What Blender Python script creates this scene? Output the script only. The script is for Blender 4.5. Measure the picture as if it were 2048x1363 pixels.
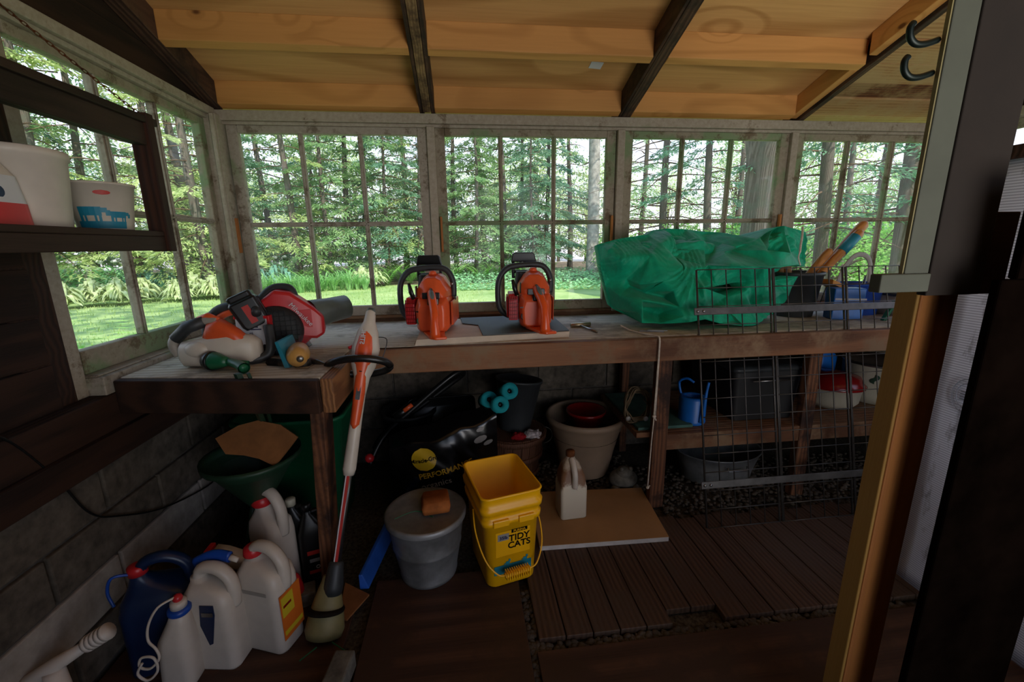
import bpy, bmesh, math, random
from mathutils import Vector, Matrix, noise, Euler
random.seed(7)
PI = math.pi
C = bpy.context.scene.collection
for o in list(bpy.data.objects): bpy.data.objects.remove(o)

# ---------------------------------------------------------------- camera
F = 849.74
yaw, pitch, roll = 0.113, 0.2227, -0.0146
cy, sy, cp, sp, cr, sr = math.cos(yaw), math.sin(yaw), math.cos(pitch), math.sin(pitch), math.cos(roll), math.sin(roll)
fw = Vector((sy*cp, cy*cp, -sp)); r0 = Vector((cy, -sy, 0)); u0 = r0.cross(fw)
rt = r0*cr + u0*sr; up = u0*cr - r0*sr
cam = bpy.data.cameras.new('camera'); co = bpy.data.objects.new('camera', cam); C.objects.link(co)
mw = Matrix((rt, up, -fw)).transposed().to_4x4(); mw.translation = Vector((0.998, -2.237, 1.16))
co.matrix_world = mw
cam.sensor_width = 36; cam.lens = F/2048*36; cam.clip_start = 0.02; cam.clip_end = 400
bpy.context.scene.camera = co
CAM = Vector((0.998, -2.237, 0))

# ---------------------------------------------------------------- world, sun, fill lamp, exposure
sc = bpy.context.scene
sc.view_settings.view_transform = 'Standard'; sc.view_settings.look = 'None'
sc.view_settings.gamma = 1; sc.view_settings.use_curve_mapping = False
sc.view_settings.exposure = 0.0
w = bpy.data.worlds.new('sky'); sc.world = w; w.use_nodes = True
nt = w.node_tree; nt.nodes.clear()
out = nt.nodes.new('ShaderNodeOutputWorld'); bg = nt.nodes.new('ShaderNodeBackground')
tc = nt.nodes.new('ShaderNodeTexCoord'); sep = nt.nodes.new('ShaderNodeSeparateXYZ'); ramp = nt.nodes.new('ShaderNodeValToRGB')
ramp.color_ramp.elements[0].position = 0.0; ramp.color_ramp.elements[0].color = (0.80, 0.80, 0.90, 1)
ramp.color_ramp.elements[1].position = 0.7; ramp.color_ramp.elements[1].color = (0.40, 0.58, 0.95, 1)
nt.links.new(tc.outputs['Generated'], sep.inputs[0]); nt.links.new(sep.outputs['Z'], ramp.inputs[0])
nt.links.new(ramp.outputs[0], bg.inputs[0]); bg.inputs[1].default_value = 2.3
nt.links.new(bg.outputs[0], out.inputs[0])

def light(name, kind, energy, color=(1, 1, 1), loc=(0, 0, 0), direction=(0, 0, -1), **k):
    l = bpy.data.lights.new(name, kind); l.energy = energy; l.color = color
    for a, v in k.items(): setattr(l, a, v)
    o = bpy.data.objects.new(name, l); C.objects.link(o); o.location = loc
    o.rotation_euler = Vector(direction).to_track_quat('-Z', 'Y').to_euler()
    return o
# afternoon sun from behind the shed, to the right
light('sun', 'SUN', 5.5, (1.0, 0.94, 0.84), (0, -10, 20), (-0.30, 0.62, -0.80), angle=0.01)
# fill lamp added behind the camera, aimed up to brighten the dark interior
light('interior_fill', 'AREA', 24, (1.0, 0.94, 0.86), (2.25, -3.3, 0.70), (0.0, 0.60, 0.66), shape='RECTANGLE', size=1.4, size_y=1.0, spread=2.4)

# ---------------------------------------------------------------- materials
def lin(h):
    if isinstance(h, str):
        c = [int(h[i:i+2], 16)/255 for i in (0, 2, 4)]
        c = [x/12.92 if x <= .04045 else ((x+.055)/1.055)**2.4 for x in c]
        return (*c, 1)
    return (*h, 1)
def base(name, rough=.6, metal=0, spec=.5):
    m = bpy.data.materials.new(name); m.use_nodes = True
    b = m.node_tree.nodes['Principled BSDF']
    b.inputs['Roughness'].default_value = rough; b.inputs['Metallic'].default_value = metal
    b.inputs['Specular IOR Level'].default_value = spec
    return m, m.node_tree, b
def nd(t, k, **p):
    n = t.nodes.new('ShaderNode'+k)
    for a, v in p.items(): setattr(n, a, v)
    return n
def mixc(t, fac, a, b, mode='MIX'):
    n = t.nodes.new('ShaderNodeMix'); n.data_type = 'RGBA'; n.blend_type = mode
    for i, v in ((0, fac), (6, a), (7, b)):
        if hasattr(v, 'links'): t.links.new(v, n.inputs[i])
        else: n.inputs[i].default_value = v
    return n.outputs[2]
def mapped(t, scale=(1, 1, 1), loc=(0, 0, 0)):
    c = nd(t, 'TexCoord'); mp = nd(t, 'Mapping'); mp.inputs['Scale'].default_value = scale; mp.inputs['Location'].default_value = loc
    t.links.new(c.outputs['Object'], mp.inputs[0]); return mp.outputs[0]
def noi(t, vec, scale, detail=4, rough=.6, dist=0):
    n = nd(t, 'TexNoise'); n.inputs['Scale'].default_value = scale; n.inputs['Detail'].default_value = detail
    n.inputs['Roughness'].default_value = rough; n.inputs['Distortion'].default_value = dist
    t.links.new(vec, n.inputs['Vector']); return n.outputs['Fac']
def rmp(t, fac, *st):
    r = nd(t, 'ValToRGB'); e = r.color_ramp.elements
    while len(e) < len(st): e.new(.5)
    for i, (p, c) in enumerate(st):
        e[i].position = p; e[i].color = c if isinstance(c, tuple) and len(c) == 4 else (c, c, c, 1)
    t.links.new(fac, r.inputs[0]); return r.outputs[0]
def bump(t, b, h, strength=.3, dist=.01):
    n = nd(t, 'Bump'); n.inputs['Strength'].default_value = strength; n.inputs['Distance'].default_value = dist
    t.links.new(h, n.inputs['Height']); t.links.new(n.outputs[0], b.inputs['Normal'])
def plain(name, col, rough=.5, metal=0, var=.12, scale=30, spec=.5, bmp=0):
    m, t, b = base(name, rough, metal, spec); c = lin(col)
    v = mapped(t); f = noi(t, v, scale)
    d = tuple(x*(1-var*2) for x in c[:3])+(1,); l = tuple(min(1, x*(1+var)) for x in c[:3])+(1,)
    t.links.new(rmp(t, f, (.3, d), (.7, l)), b.inputs['Base Color'])
    if bmp: bump(t, b, f, bmp, .002)
    return m
def wood(name, c1, c2, axis='x', scale=1.0, rough=.7, knots=None, grey=None, contrast=(.35, .65), bmp=.25, wave=9, kn_scale=2.0):
    m, t, b = base(name, rough, 0, .3)
    st = {'x': (.12, 1, 1), 'y': (1, .12, 1), 'z': (1, 1, .12)}[axis]
    st = tuple(s*scale for s in st)
    v = mapped(t, st)
    n1 = noi(t, v, 3, 3, .5, 1.2)
    wv = nd(t, 'TexWave'); wv.wave_type = 'BANDS'; wv.bands_direction = {'x': 'Y', 'y': 'X', 'z': 'X'}[axis]
    wv.inputs['Scale'].default_value = wave; wv.inputs['Distortion'].default_value = 9; wv.inputs['Detail'].default_value = 3
    wv.inputs['Detail Scale'].default_value = .6
    t.links.new(v, wv.inputs[0])
    f2 = noi(t, mapped(t, tuple(s*s*8*(scale if scale > 1 else 1)/ (1 if s > .5*scale else 1) for s in st)), 14, 4, .7)
    mx = nd(t, 'Math', operation='ADD'); t.links.new(wv.outputs['Fac'], mx.inputs[0]); t.links.new(n1, mx.inputs[1])
    mh = nd(t, 'Math', operation='MULTIPLY'); t.links.new(mx.outputs[0], mh.inputs[0]); mh.inputs[1].default_value = .5
    col = rmp(t, mh.outputs[0], (contrast[0], lin(c2)), (contrast[1], lin(c1)))
    col = mixc(t, .45, col, rmp(t, f2, (.3, lin(c2)), (.65, lin(c1))))
    if grey:
        g = noi(t, mapped(t, (1, 1, 1), (3, 1, 2)), 4.5, 5, .7)
        col = mixc(t, rmp(t, g, (.46, 0.0), (.60, 1.0)), col, lin(grey))
    if knots:
        vo = nd(t, 'TexVoronoi'); vo.inputs['Scale'].default_value = kn_scale
        vs = {'x': (.6, 1.1, 1.1), 'y': (1.1, .6, 1.1), 'z': (1.1, 1.1, .6)}[axis]
        t.links.new(mapped(t, vs), vo.inputs['Vector'])
        kf = rmp(t, vo.outputs['Distance'], (.045, 1.0), (.085, 0.0))
        col = mixc(t, kf, col, lin(knots))
    t.links.new(col, b.inputs['Base Color'])
    if bmp: bump(t, b, mh.outputs[0], bmp, .004)
    return m
def plymat(name, c1, c2, kn, axis='x', freq=34, sc=1.0, rough=.6, kscale=2.2):
    m, t, b = base(name, rough, 0, .3)
    st = {'x': (.2, 1, 1), 'y': (1, .2, 1)}[axis]; st = tuple(q*sc for q in st)
    v = mapped(t, st); n1 = noi(t, v, 2.2, 1.5, .45, .4)
    vo = nd(t, 'TexVoronoi'); vo.inputs['Scale'].default_value = kscale
    ks = {'x': (.55, 1, 1), 'y': (1, .55, 1)}[axis]; t.links.new(mapped(t, ks), vo.inputs['Vector'])
    ring = nd(t, 'Math', operation='MULTIPLY_ADD'); kd = rmp(t, vo.outputs['Distance'], (.0, 0.0), (.30, 1.0))
    t.links.new(kd, ring.inputs[0]); ring.inputs[1].default_value = .22; t.links.new(n1, ring.inputs[2])
    ml = nd(t, 'Math', operation='MULTIPLY'); t.links.new(ring.outputs[0], ml.inputs[0]); ml.inputs[1].default_value = freq*2
    sn = nd(t, 'Math', operation='SINE'); t.links.new(ml.outputs[0], sn.inputs[0])
    hf = nd(t, 'Math', operation='MULTIPLY_ADD'); t.links.new(sn.outputs[0], hf.inputs[0]); hf.inputs[1].default_value = .5; hf.inputs[2].default_value = .5
    lines = rmp(t, hf.outputs[0], (.62, lin(c1)), (1.0, lin(c2)))
    fine = noi(t, mapped(t, tuple(q*(1 if q < .5*sc else 7) for q in st)), 9, 4, .7)
    col = mixc(t, .35, lines, rmp(t, fine, (.3, lin(c2)), (.6, lin(c1))))
    kf = rmp(t, vo.outputs['Distance'], (.035, 1.0), (.06, 0.0)); col = mixc(t, kf, col, lin(kn))
    t.links.new(col, b.inputs['Base Color']); return m
def paint(name, c1='a59b8c', c2='6a5c4c', c3='7c8a66', gf=.62, bf=.52):
    m, t, b = base(name, .75, 0, .3)
    v = mapped(t)
    n1 = noi(t, v, 2.3, 5, .6); n2 = noi(t, mapped(t, (1, 1, 1), (5, 2, 8)), 9, 6, .75); n3 = noi(t, v, 60, 4, .7)
    col = mixc(t, rmp(t, n3, (.3, 0.0), (.8, .5)), lin(c1), lin(c2))
    col = mixc(t, rmp(t, n1, (gf-.03, 0.0), (gf+.03, .85)), col, lin(c3))
    col = mixc(t, rmp(t, n2, (bf, 0.0), (bf+.08, .9)), col, lin(c2))
    t.links.new(col, b.inputs['Base Color']); bump(t, b, n2, .4, .004)
    return m
M = {}
M['ply'] = plymat('pine_plywood', 'cf9e62', 'ab7a44', '5e3c20', 'x', 26, 1.0, .65, 2.6)
M['pine_x'] = plymat('new_pine', 'c99050', 'b37d42', '6b4322', 'x', 26, 1.6, .6, 5)
M['pine_y'] = plymat('new_pine_rafter', 'c99050', 'b37d42', '6b4322', 'y', 26, 1.6, .6, 5)
M['pine_z'] = wood('pine_stud', 'a88244', '8c6830', 'z', 2, .7, None, None, (.3, .7), .1, 4)
M['pine_z2'] = wood('orange_pine_stud', 'b5763c', '955c30', 'z', 2, .7, None, None, (.3, .7), .1, 4)
M['oldraft'] = wood('old_rafter_wood', '5e4332', '2b1a12', 'y', 2, .8, None, '2c2019', (.3, .7), .5)
M['lightraft'] = wood('worn_light_strip', 'a4855c', '6e5134', 'y', 3, .8, None, '4a3524', (.3, .7), .4)
M['plank'] = wood('weathered_roof_plank', 'c09868', '9a6d44', 'x', 2, .75, '4b2b19', 'b59468', (.3, .7), .15)
M['plankred'] = wood('stained_red_plank', '7e4a2c', '3c1d12', 'x', 2, .75, None, '9a7a54', (.3, .7), .4)
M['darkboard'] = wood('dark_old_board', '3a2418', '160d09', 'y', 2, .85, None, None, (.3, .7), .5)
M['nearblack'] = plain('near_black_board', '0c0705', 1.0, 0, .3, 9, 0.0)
M['darkx'] = wood('dark_stained_board', '40281b', '1c110c', 'x', 2, .8, None, None, (.3, .7), .4)
M['shelfw'] = wood('dark_brown_shelf_wood', '3a2a20', '181009', 'y', 2, .7, None, None, (.3, .7), .3)
M['shelfz'] = wood('dark_brown_upright_wood', '46281a', '20120b', 'z', 2, .7, None, None, (.3, .7), .3)
M['benchtop'] = wood('grey_worn_benchtop', 'cfc4b2', 'a3947e', 'x', 1.5, .8, None, '8a7f70', (.3, .7), .4, 7)
M['apron'] = wood('brown_apron_wood', '8a5e40', '452a1b', 'x', 2.0, .7, '24130b', '7c6249', (.3, .72), .4, 6, 3.2)
M['aprony'] = wood('brown_end_grain_wood', '9a6a42', '5a3822', 'y', 3, .7, None, None, (.3, .7), .4)
M['legz'] = wood('brown_leg_wood', '7b4f33', '3a2216', 'z', 2, .7, None, '2a1912', (.3, .7), .4)
M['floorp'] = wood('dark_floor_plank', '5b4436', '33241c', 'y', 2, .6, None, '4a3a30', (.3, .7), .4)
M['floorply'] = wood('dark_floor_plywood', '54392a', '32211a', 'x', 1.2, .6, None, '3e2b21', (.3, .7), .2, 4)
M['frame'] = paint('weathered_window_paint')
M['frame2'] = paint('green_flecked_window_paint', '9d937f', '64543f', '748a62', .55, .52)
M['header'] = paint('dirty_white_header_paint', 'aa9f8e', '6d5c48', '8d8a72', .62, .58)
M['greyjamb'] = plain('grey_green_painted_board', '484b3f', .75, 0, .1, 8)
M['brownjamb'] = plain('brown_painted_board', '1f1711', .95, 0, .12, 12)
M['block'] = plain('concrete_block', '5e564c', .95, 0, .25, 25, .2, .6)
M['mortar'] = plain('mortar', '55504a', .95, 0, .2, 40, .2, .5)
M['whiteblock'] = plain('whitewashed_block', 'a39a90', .95, 0, .15, 18, .2, .5)
M['gravel'] = plain('gravel_bed', '4d463d', .95, 0, .4, 90, .2, 1.0)
M['pebble'] = plain('pebble_stone', '544b42', .9, 0, .3, 9, .3)
M['black'] = plain('black_plastic', '141414', .35, 0, .1, 20)
M['blacksoft'] = plain('black_rubber', '1b1b1c', .65, 0, .1, 20)
M['dgrey'] = plain('dark_grey_plastic', '2f3234', .5, 0, .1, 20)
M['mgrey'] = plain('grey_green_plastic', '5d665f', .4, 0, .12, 14)
M['orange'] = plain('orange_plastic', 'e0592c', .35, 0, .08, 12)
M['orange2'] = plain('bright_orange_plastic', 'e0521c', .3, 0, .05, 12)
M['red'] = plain('red_plastic', 'c4262b', .35, 0, .06, 12)
M['dred'] = plain('dark_red_enamel', '7e1414', .2, 0, .1, 12)
M['whitep'] = plain('white_plastic', 'cbc0b2', .4, 0, .05, 12)
M['offwhite'] = plain('translucent_white_plastic', 'cfc4b8', .45, 0, .08, 7)
M['greypl'] = plain('light_grey_plastic', '9c948a', .5, 0, .08, 12)
M['blue'] = plain('blue_plastic', '1746a0', .35, 0, .08, 10)
M['skyblue'] = plain('bright_blue_plastic', '1568c0', .4, 0, .08, 10)
M['navy'] = plain('navy_plastic', '0e2347', .35, 0, .1, 10)
M['yellow'] = plain('yellow_plastic', 'f0ae00', .4, 0, .05, 6)
M['yellowin'] = plain('dirty_yellow_plastic', 'd39410', .5, 0, .12, 12)
M['green'] = plain('green_plastic', '14603e', .4, 0, .1, 14)
M['dgreen'] = plain('dark_green_metal', '1c3a28', .5, 0, .2, 14)
M['teal'] = plain('teal_foam', '1c8f96', .8, 0, .08, 30, .2)
M['tealpaint'] = plain('teal_painted_board', '3a6258', .7, 0, .25, 10)
M['metal'] = plain('brushed_metal', '9a9a9a', .35, 1, .1, 20)
M['galv'] = plain('galvanised_metal', '8e8f90', .45, .45, .25, 9)
M['wire'] = plain('dark_wire', '4c4845', .4, .5, .1, 20)
M['strap'] = plain('grey_steel_strap', '5e5b59', .45, .6, .15, 30)
M['stone'] = plain('grey_stone', '6b675f', .9, 0, .3, 22, .2, .8)
M['terra'] = plain('taupe_plastic_pot', '8a7460', .6, 0, .08, 7)
M['basket'] = wood('basket_slats', '6b4632', '38221a', 'z', 3, .7, None, None, (.3, .7), .5, 12)
M['handle'] = wood('varnished_handle', 'c88a4c', 'a06230', 'x', 2, .35, None, None, (.3, .7), .0)
M['cream'] = plain('cream_enamel', 'b9b3a0', .3, 0, .05, 8)
M['drywall'] = plain('plaster_board_edge', 'c9bba9', .85, 0, .08, 14, .2)
M['boardtan'] = plain('tan_paper_facing', 'a07850', .8, 0, .08, 5, .2)
M['foam'] = plain('white_foam_edge', 'c8c0bc', .8, 0, .1, 25, .2)
M['mat'] = plain('grey_rubber_mat', '4a4d4b', .6, 0, .12, 8, .3)
M['rope'] = plain('white_rope', 'c9bdae', .9, 0, .12, 60, .1)
M['rust'] = plain('rust_brown_grime', '5e3518', .8, 0, .3, 30, .2)
M['brick'] = plain('orange_brick', '9c5a2c', .85, 0, .25, 18, .2, .6)
M['card'] = plain('brown_cardboard', '8a5a34', .8, 0, .12, 18, .2)
M['bagblack'] = plain('glossy_black_bag', '0b0b0c', .22, 0, .1, 20)
M['bagprint'] = plain('yellow_print', 'c9a41c', .4, 0, .05, 8)
M['bagsilver'] = plain('grey_print', '8e8a86', .5, 0, .05, 8)
M['clothred'] = plain('red_cloth', '8e1a22', .9, 0, .1, 30, .1)
M['clothwhite'] = plain('white_dotted_cloth', 'b9aeb0', .9, 0, .3, 70, .1)
M['vine'] = plain('dry_vine', '6a5a46', .9, 0, .25, 30, .1)
M['labelw'] = plain('white_label', 'c9c9cc', .5, 0, .03, 8)
M['labeldark'] = plain('dark_print', '2a2f52', .5, 0, .05, 8)
M['labelor'] = plain('orange_label', 'd2691e', .5, 0, .05, 8)
M['labelye'] = plain('yellow_label', 'cdb526', .5, 0, .05, 8)
M['tealprint'] = plain('teal_print', '1c7f94', .5, 0, .05, 8)
M['cowprint'] = plain('cyan_print', '1b7f9c', .5, 0, .05, 8)
M['redprint'] = plain('red_print', 'b5271d', .5, 0, .05, 8)
M['bulb'] = plain('yellowed_plastic', 'c9964e', .4, 0, .1, 20)
M['olive'] = plain('dusty_olive_plastic', '7d734a', .6, 0, .15, 12)
M['dirty'] = plain('dark_bristle', '1d1812', .9, 0, .3, 60, .1)
M['hookm'] = plain('black_steel', '15201b', .4, .5, .1, 20)
M['brass'] = plain('silver_handle', 'b8ae94', .3, .8, .05, 20)
M['bluefilm'] = plain('blue_film', '2f5fb8', .25, 0, .15, 8)
M['sheetlogo'] = plain('grey_ink', '7a7f8c', .8, 0, .05, 8)
M['bark'] = wood('grey_bark', '7a6e66', '453b34', 'z', 1, .9, None, '5c5a50', (.3, .7), .9, 12)
M['birch'] = plain('pale_birch_bark', 'a9a29a', .85, 0, .25, 6, .2, .5)
M['twig'] = plain('bare_twig', '6f5a4a', .9, 0, .2, 9, .1)
M['earth'] = plain('bare_soil', '7a6a58', .95, 0, .3, 3, .1, .5)
M['pale'] = plain('pale_gravel_drive', 'dccbc4', .95, 0, .15, .5, .1)
def rustjug():
    m, t, b = base('rust_stained_plastic', .5, 0, .4)
    c = nd(t, 'TexCoord'); sx = nd(t, 'SeparateXYZ'); t.links.new(c.outputs['Object'], sx.inputs[0])
    n1 = noi(t, c.outputs['Object'], 26, 5, .7)
    k = nd(t, 'Math', operation='MULTIPLY_ADD'); t.links.new(n1, k.inputs[0]); k.inputs[1].default_value = .10; t.links.new(sx.outputs['Z'], k.inputs[2])
    band = rmp(t, k.outputs[0], (.195, 0.0), (.215, .9), (.265, .95), (.30, .25))
    t.links.new(mixc(t, band, lin('cfc4b0'), lin('6e4320')), b.inputs['Base Color']); return m
M['rustjug'] = rustjug()
def clothmat():
    m, t, b = base('green_nylon', .55, 0, .25)
    v = mapped(t); n = noi(t, v, 9, 5, .7, .8)
    t.links.new(rmp(t, n, (.25, lin('007f5e')), (.75, lin('00b486'))), b.inputs['Base Color'])
    n2 = noi(t, mapped(t, (1, 1, .5)), 16, 4, .6, 2.0); bump(t, b, n2, .35, .01)
    b.inputs['Sheen Weight'].default_value = .1
    return m
M['nylon'] = clothmat()
def sheetmat():
    m, t, b = base('white_woven_sheet', .8, 0, .2)
    wv = nd(t, 'TexWave'); wv.wave_type = 'BANDS'; wv.bands_direction = 'Z'; wv.inputs['Scale'].default_value = 42
    t.links.new(mapped(t), wv.inputs[0])
    n = noi(t, mapped(t, (1, 3, 1)), 5, 5, .7)
    c = rmp(t, wv.outputs['Fac'], (.2, lin('b4b8cc')), (.6, lin('e2e6f6')))
    c = mixc(t, rmp(t, n, (.55, 0.0), (.66, .7)), c, lin('5c5c66'))
    t.links.new(c, b.inputs['Base Color']); return m
M['sheet'] = sheetmat()
def glassmat():
    m = bpy.data.materials.new('old_window_glass'); m.use_nodes = True; t = m.node_tree; t.nodes.clear()
    o = nd(t, 'OutputMaterial'); tr = nd(t, 'BsdfTransparent'); gl = nd(t, 'BsdfGlossy'); df = nd(t, 'BsdfDiffuse')
    tr.inputs[0].default_value = (.96, .985, .97, 1); gl.inputs['Roughness'].default_value = .03
    df.inputs[0].default_value = (.75, .75, .7, 1)
    fr = nd(t, 'Fresnel'); fr.inputs[0].default_value = 1.35
    mx = nd(t, 'MixShader'); t.links.new(fr.outputs[0], mx.inputs[0]); t.links.new(tr.outputs[0], mx.inputs[1]); t.links.new(gl.outputs[0], mx.inputs[2])
    n = noi(t, mapped(t), 5, 5, .7); r = rmp(t, n, (.35, .03), (.8, .15))
    m2 = nd(t, 'MixShader'); t.links.new(r, m2.inputs[0]); t.links.new(mx.outputs[0], m2.inputs[1]); t.links.new(df.outputs[0], m2.inputs[2])
    t.links.new(m2.outputs[0], o.inputs[0]); return m
M['glass'] = glassmat()
def clearmat():
    m = bpy.data.materials.new('clear_film'); m.use_nodes = True; t = m.node_tree; t.nodes.clear()
    o = nd(t, 'OutputMaterial'); tr = nd(t, 'BsdfTransparent'); gl = nd(t, 'BsdfGlossy'); gl.inputs['Roughness'].default_value = .12
    mx = nd(t, 'MixShader'); mx.inputs[0].default_value = .10
    t.links.new(tr.outputs[0], mx.inputs[1]); t.links.new(gl.outputs[0], mx.inputs[2]); t.links.new(mx.outputs[0], o.inputs[0]); return m
M['film'] = clearmat()
def leaf(name, c1, c2, tl=.45, scale=1.0):
    m = bpy.data.materials.new(name); m.use_nodes = True; t = m.node_tree; t.nodes.clear()
    o = nd(t, 'OutputMaterial'); d = nd(t, 'BsdfDiffuse'); tr = nd(t, 'BsdfTranslucent'); mx = nd(t, 'MixShader'); mx.inputs[0].default_value = tl
    n = noi(t, mapped(t), scale, 5, .75); c = rmp(t, n, (.35, lin(c1)), (.65, lin(c2)))
    t.links.new(c, d.inputs[0]); t.links.new(c, tr.inputs[0]); t.links.new(d.outputs[0], mx.inputs[1]); t.links.new(tr.outputs[0], mx.inputs[2])
    t.links.new(mx.outputs[0], o.inputs[0]); return m
M['needle'] = leaf('hemlock_foliage', '6a9a62', 'c4dca0', .5, 2.2)
M['needle2'] = leaf('yellow_green_foliage', 'a3bc68', 'e8f0b4', .5, 1.5)
M['needle3'] = leaf('blue_green_foliage', '5a8a6e', 'a4c8a4', .45, 2)
M['fern'] = leaf('fern_frond', '7fc04e', 'c8ee94', .5, 3)
M['hosta'] = leaf('variegated_hosta_leaf', '9fb46a', 'e8ecc0', .35, 14)
M['bluehosta'] = leaf('blue_hosta_leaf', '5f9a82', '9cc8b4', .35, 5)
M['iris'] = leaf('lily_strap_leaf', '74b062', 'bfe8a0', .4, 3)
M['ivy'] = leaf('ground_cover_leaf', '7ab87c', 'c2ecb8', .35, 6)
M['petal'] = leaf('white_petal', 'e8e4ec', 'ffffff', .3, 4)
M['grassb'] = leaf('grass_blade', '8cac58', 'c8d894', .4, 2)
def lawnmat():
    m, t, b = base('lawn_turf', .95, 0, .1)
    n = noi(t, mapped(t), .8, 6, .7); n2 = noi(t, mapped(t), 30, 4, .8)
    c = rmp(t, n, (.35, lin('86a35c')), (.65, lin('bccb88')))
    c = mixc(t, rmp(t, n2, (.3, 0.0), (.7, .5)), c, lin('6f8f50'))
    t.links.new(c, b.inputs['Base Color']); return m
M['lawn'] = lawnmat()

# ---------------------------------------------------------------- mesh helpers
class B:
    def __init__(s): s.bm = bmesh.new()
    def box(s, x0, x1, y0, y1, z0, z1, mat=None):
        vs = [s.bm.verts.new(p) for p in ((x0,y0,z0),(x1,y0,z0),(x1,y1,z0),(x0,y1,z0),(x0,y0,z1),(x1,y0,z1),(x1,y1,z1),(x0,y1,z1))]
        if mat is not None:
            for v in vs: v.co = mat @ v.co
        for f in ((3,2,1,0),(4,5,6,7),(0,1,5,4),(1,2,6,5),(2,3,7,6),(3,0,4,7)): s.bm.faces.new([vs[i] for i in f])
        return s
    def hexa(s, p):      # eight corners: bottom ring 0-3, top ring 4-7
        vs = [s.bm.verts.new(q) for q in p]
        for f in ((3,2,1,0),(4,5,6,7),(0,1,5,4),(1,2,6,5),(2,3,7,6),(3,0,4,7)): s.bm.faces.new([vs[i] for i in f])
        return s
    def loft(s, rings, cap=True, closed=False):
        R = [[s.bm.verts.new(p) for p in r] for r in rings]; n = len(R[0])
        for a, b in (list(zip(R, R[1:]))+([(R[-1], R[0])] if closed else [])):
            for i in range(n): s.bm.faces.new((a[i], a[(i+1) % n], b[(i+1) % n], b[i]))
        if cap and not closed:
            s.bm.faces.new(list(reversed(R[0]))); s.bm.faces.new(R[-1])
        return s
    def tube(s, pts, r, n=10, cap=True, flat=1.0):
        P = [Vector(p) for p in pts]; rings = []; prev = None
        for i, p in enumerate(P):
            t = (P[min(i+1, len(P)-1)]-P[max(i-1, 0)]).normalized()
            if prev is None:
                a = Vector((0, 0, 1)) if abs(t.z) < .9 else Vector((1, 0, 0)); u = t.cross(a).normalized()
            else:
                u = (prev-t*prev.dot(t)).normalized()
            prev = u; v = t.cross(u); rr = r[i] if isinstance(r, (list, tuple)) else r
            rings.append([p+(u*math.cos(2*PI*k/n)*flat+v*math.sin(2*PI*k/n))*rr for k in range(n)])
        return s.loft(rings, cap)
    def lathe(s, prof, c=(0, 0, 0), n=32, mat=None, cap=True, sx=1, sy=1):
        c = Vector(c); rings = []
        for r, z in prof:
            ring = [Vector((r*math.cos(2*PI*k/n)*sx, r*math.sin(2*PI*k/n)*sy, z)) for k in range(n)]
            if mat is not None: ring = [mat @ q for q in ring]
            rings.append([q+c for q in ring])
        return s.loft(rings, cap)
    def rrect(s, secs, cap=True, n=6, mat=None, closed=False):  # (z, cx, cy, hx, hy, radius)
        rings = []
        for z, cx, cyy, hx, hy, rad in secs:
            rad = min(rad, hx*.999, hy*.999); ring = []
            for qx, qy, a0 in ((1, 1, 0), (-1, 1, PI/2), (-1, -1, PI), (1, -1, 1.5*PI)):
                for k in range(n):
                    a = a0+PI/2*k/(n-1)
                    ring.append(Vector((cx+qx*(hx-rad)+rad*math.cos(a), cyy+qy*(hy-rad)+rad*math.sin(a), z)))
            if mat is not None: ring = [mat @ q for q in ring]
            rings.append(ring)
        return s.loft(rings, cap, closed)
    def prism(s, outline, h0, h1, mat=None):
        a = [Vector((x, y, h0)) for x, y in outline]; b = [Vector((x, y, h1)) for x, y in outline]
        if mat is not None: a = [mat @ q for q in a]; b = [mat @ q for q in b]
        return s.loft([a, b])
    def quad(s, *p):
        s.bm.faces.new([s.bm.verts.new(q) for q in p]); return s
    def grid(s, f, nu, nv):
        V = [[s.bm.verts.new(f(i/nu, j/nv)) for j in range(nv+1)] for i in range(nu+1)]
        for i in range(nu):
            for j in range(nv): s.bm.faces.new((V[i][j], V[i+1][j], V[i+1][j+1], V[i][j+1]))
        return s
    def ball(s, c, r, sub=2, sc=(1, 1, 1)):
        m = Matrix.Translation(c) @ Matrix.Diagonal((r*sc[0], r*sc[1], r*sc[2], 1))
        bmesh.ops.create_icosphere(s.bm, subdivisions=sub, radius=1, matrix=m); return s
    def build(s, name, mat, parent=None, smooth=False, bevel=0, solid=0, flip=True):
        if flip: bmesh.ops.recalc_face_normals(s.bm, faces=s.bm.faces)
        me = bpy.data.meshes.new(name); s.bm.to_mesh(me); s.bm.free()
        me.materials.append(M[mat] if isinstance(mat, str) else mat)
        o = bpy.data.objects.new(name, me); C.objects.link(o)
        if parent is not None: o.parent = parent
        if solid:
            md = o.modifiers.new('solid', 'SOLIDIFY'); md.thickness = solid; md.offset = 0
        if bevel:
            md = o.modifiers.new('bevel', 'BEVEL'); md.width = bevel; md.segments = 2; md.limit_method = 'ANGLE'; md.angle_limit = .6
        if smooth:
            for p in me.polygons: p.use_smooth = True
            if bevel or smooth == 'auto':
                md = o.modifiers.new('wn', 'WEIGHTED_NORMAL'); md.keep_sharp = True
                try: me.set_sharp_from_angle(angle=.45)
                except Exception: pass
        return o
def tag(o, label=None, cat=None, group=None, kind=None):
    if label: o['label'] = label
    if cat: o['category'] = cat
    if group: o['group'] = group
    if kind: o['kind'] = kind
    return o
def thing(name, label, cat, loc=(0, 0, 0), rot=(0, 0, 0), group=None):
    o = bpy.data.objects.new(name, None); o.empty_display_size = .05; C.objects.link(o)
    o.location = loc; o.rotation_euler = rot; return tag(o, label, cat, group)
def st(o): o['kind'] = 'structure'; return o
def sroot(name):
    o = bpy.data.objects.new(name, None); C.objects.link(o); o['kind'] = 'structure'; return o
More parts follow.
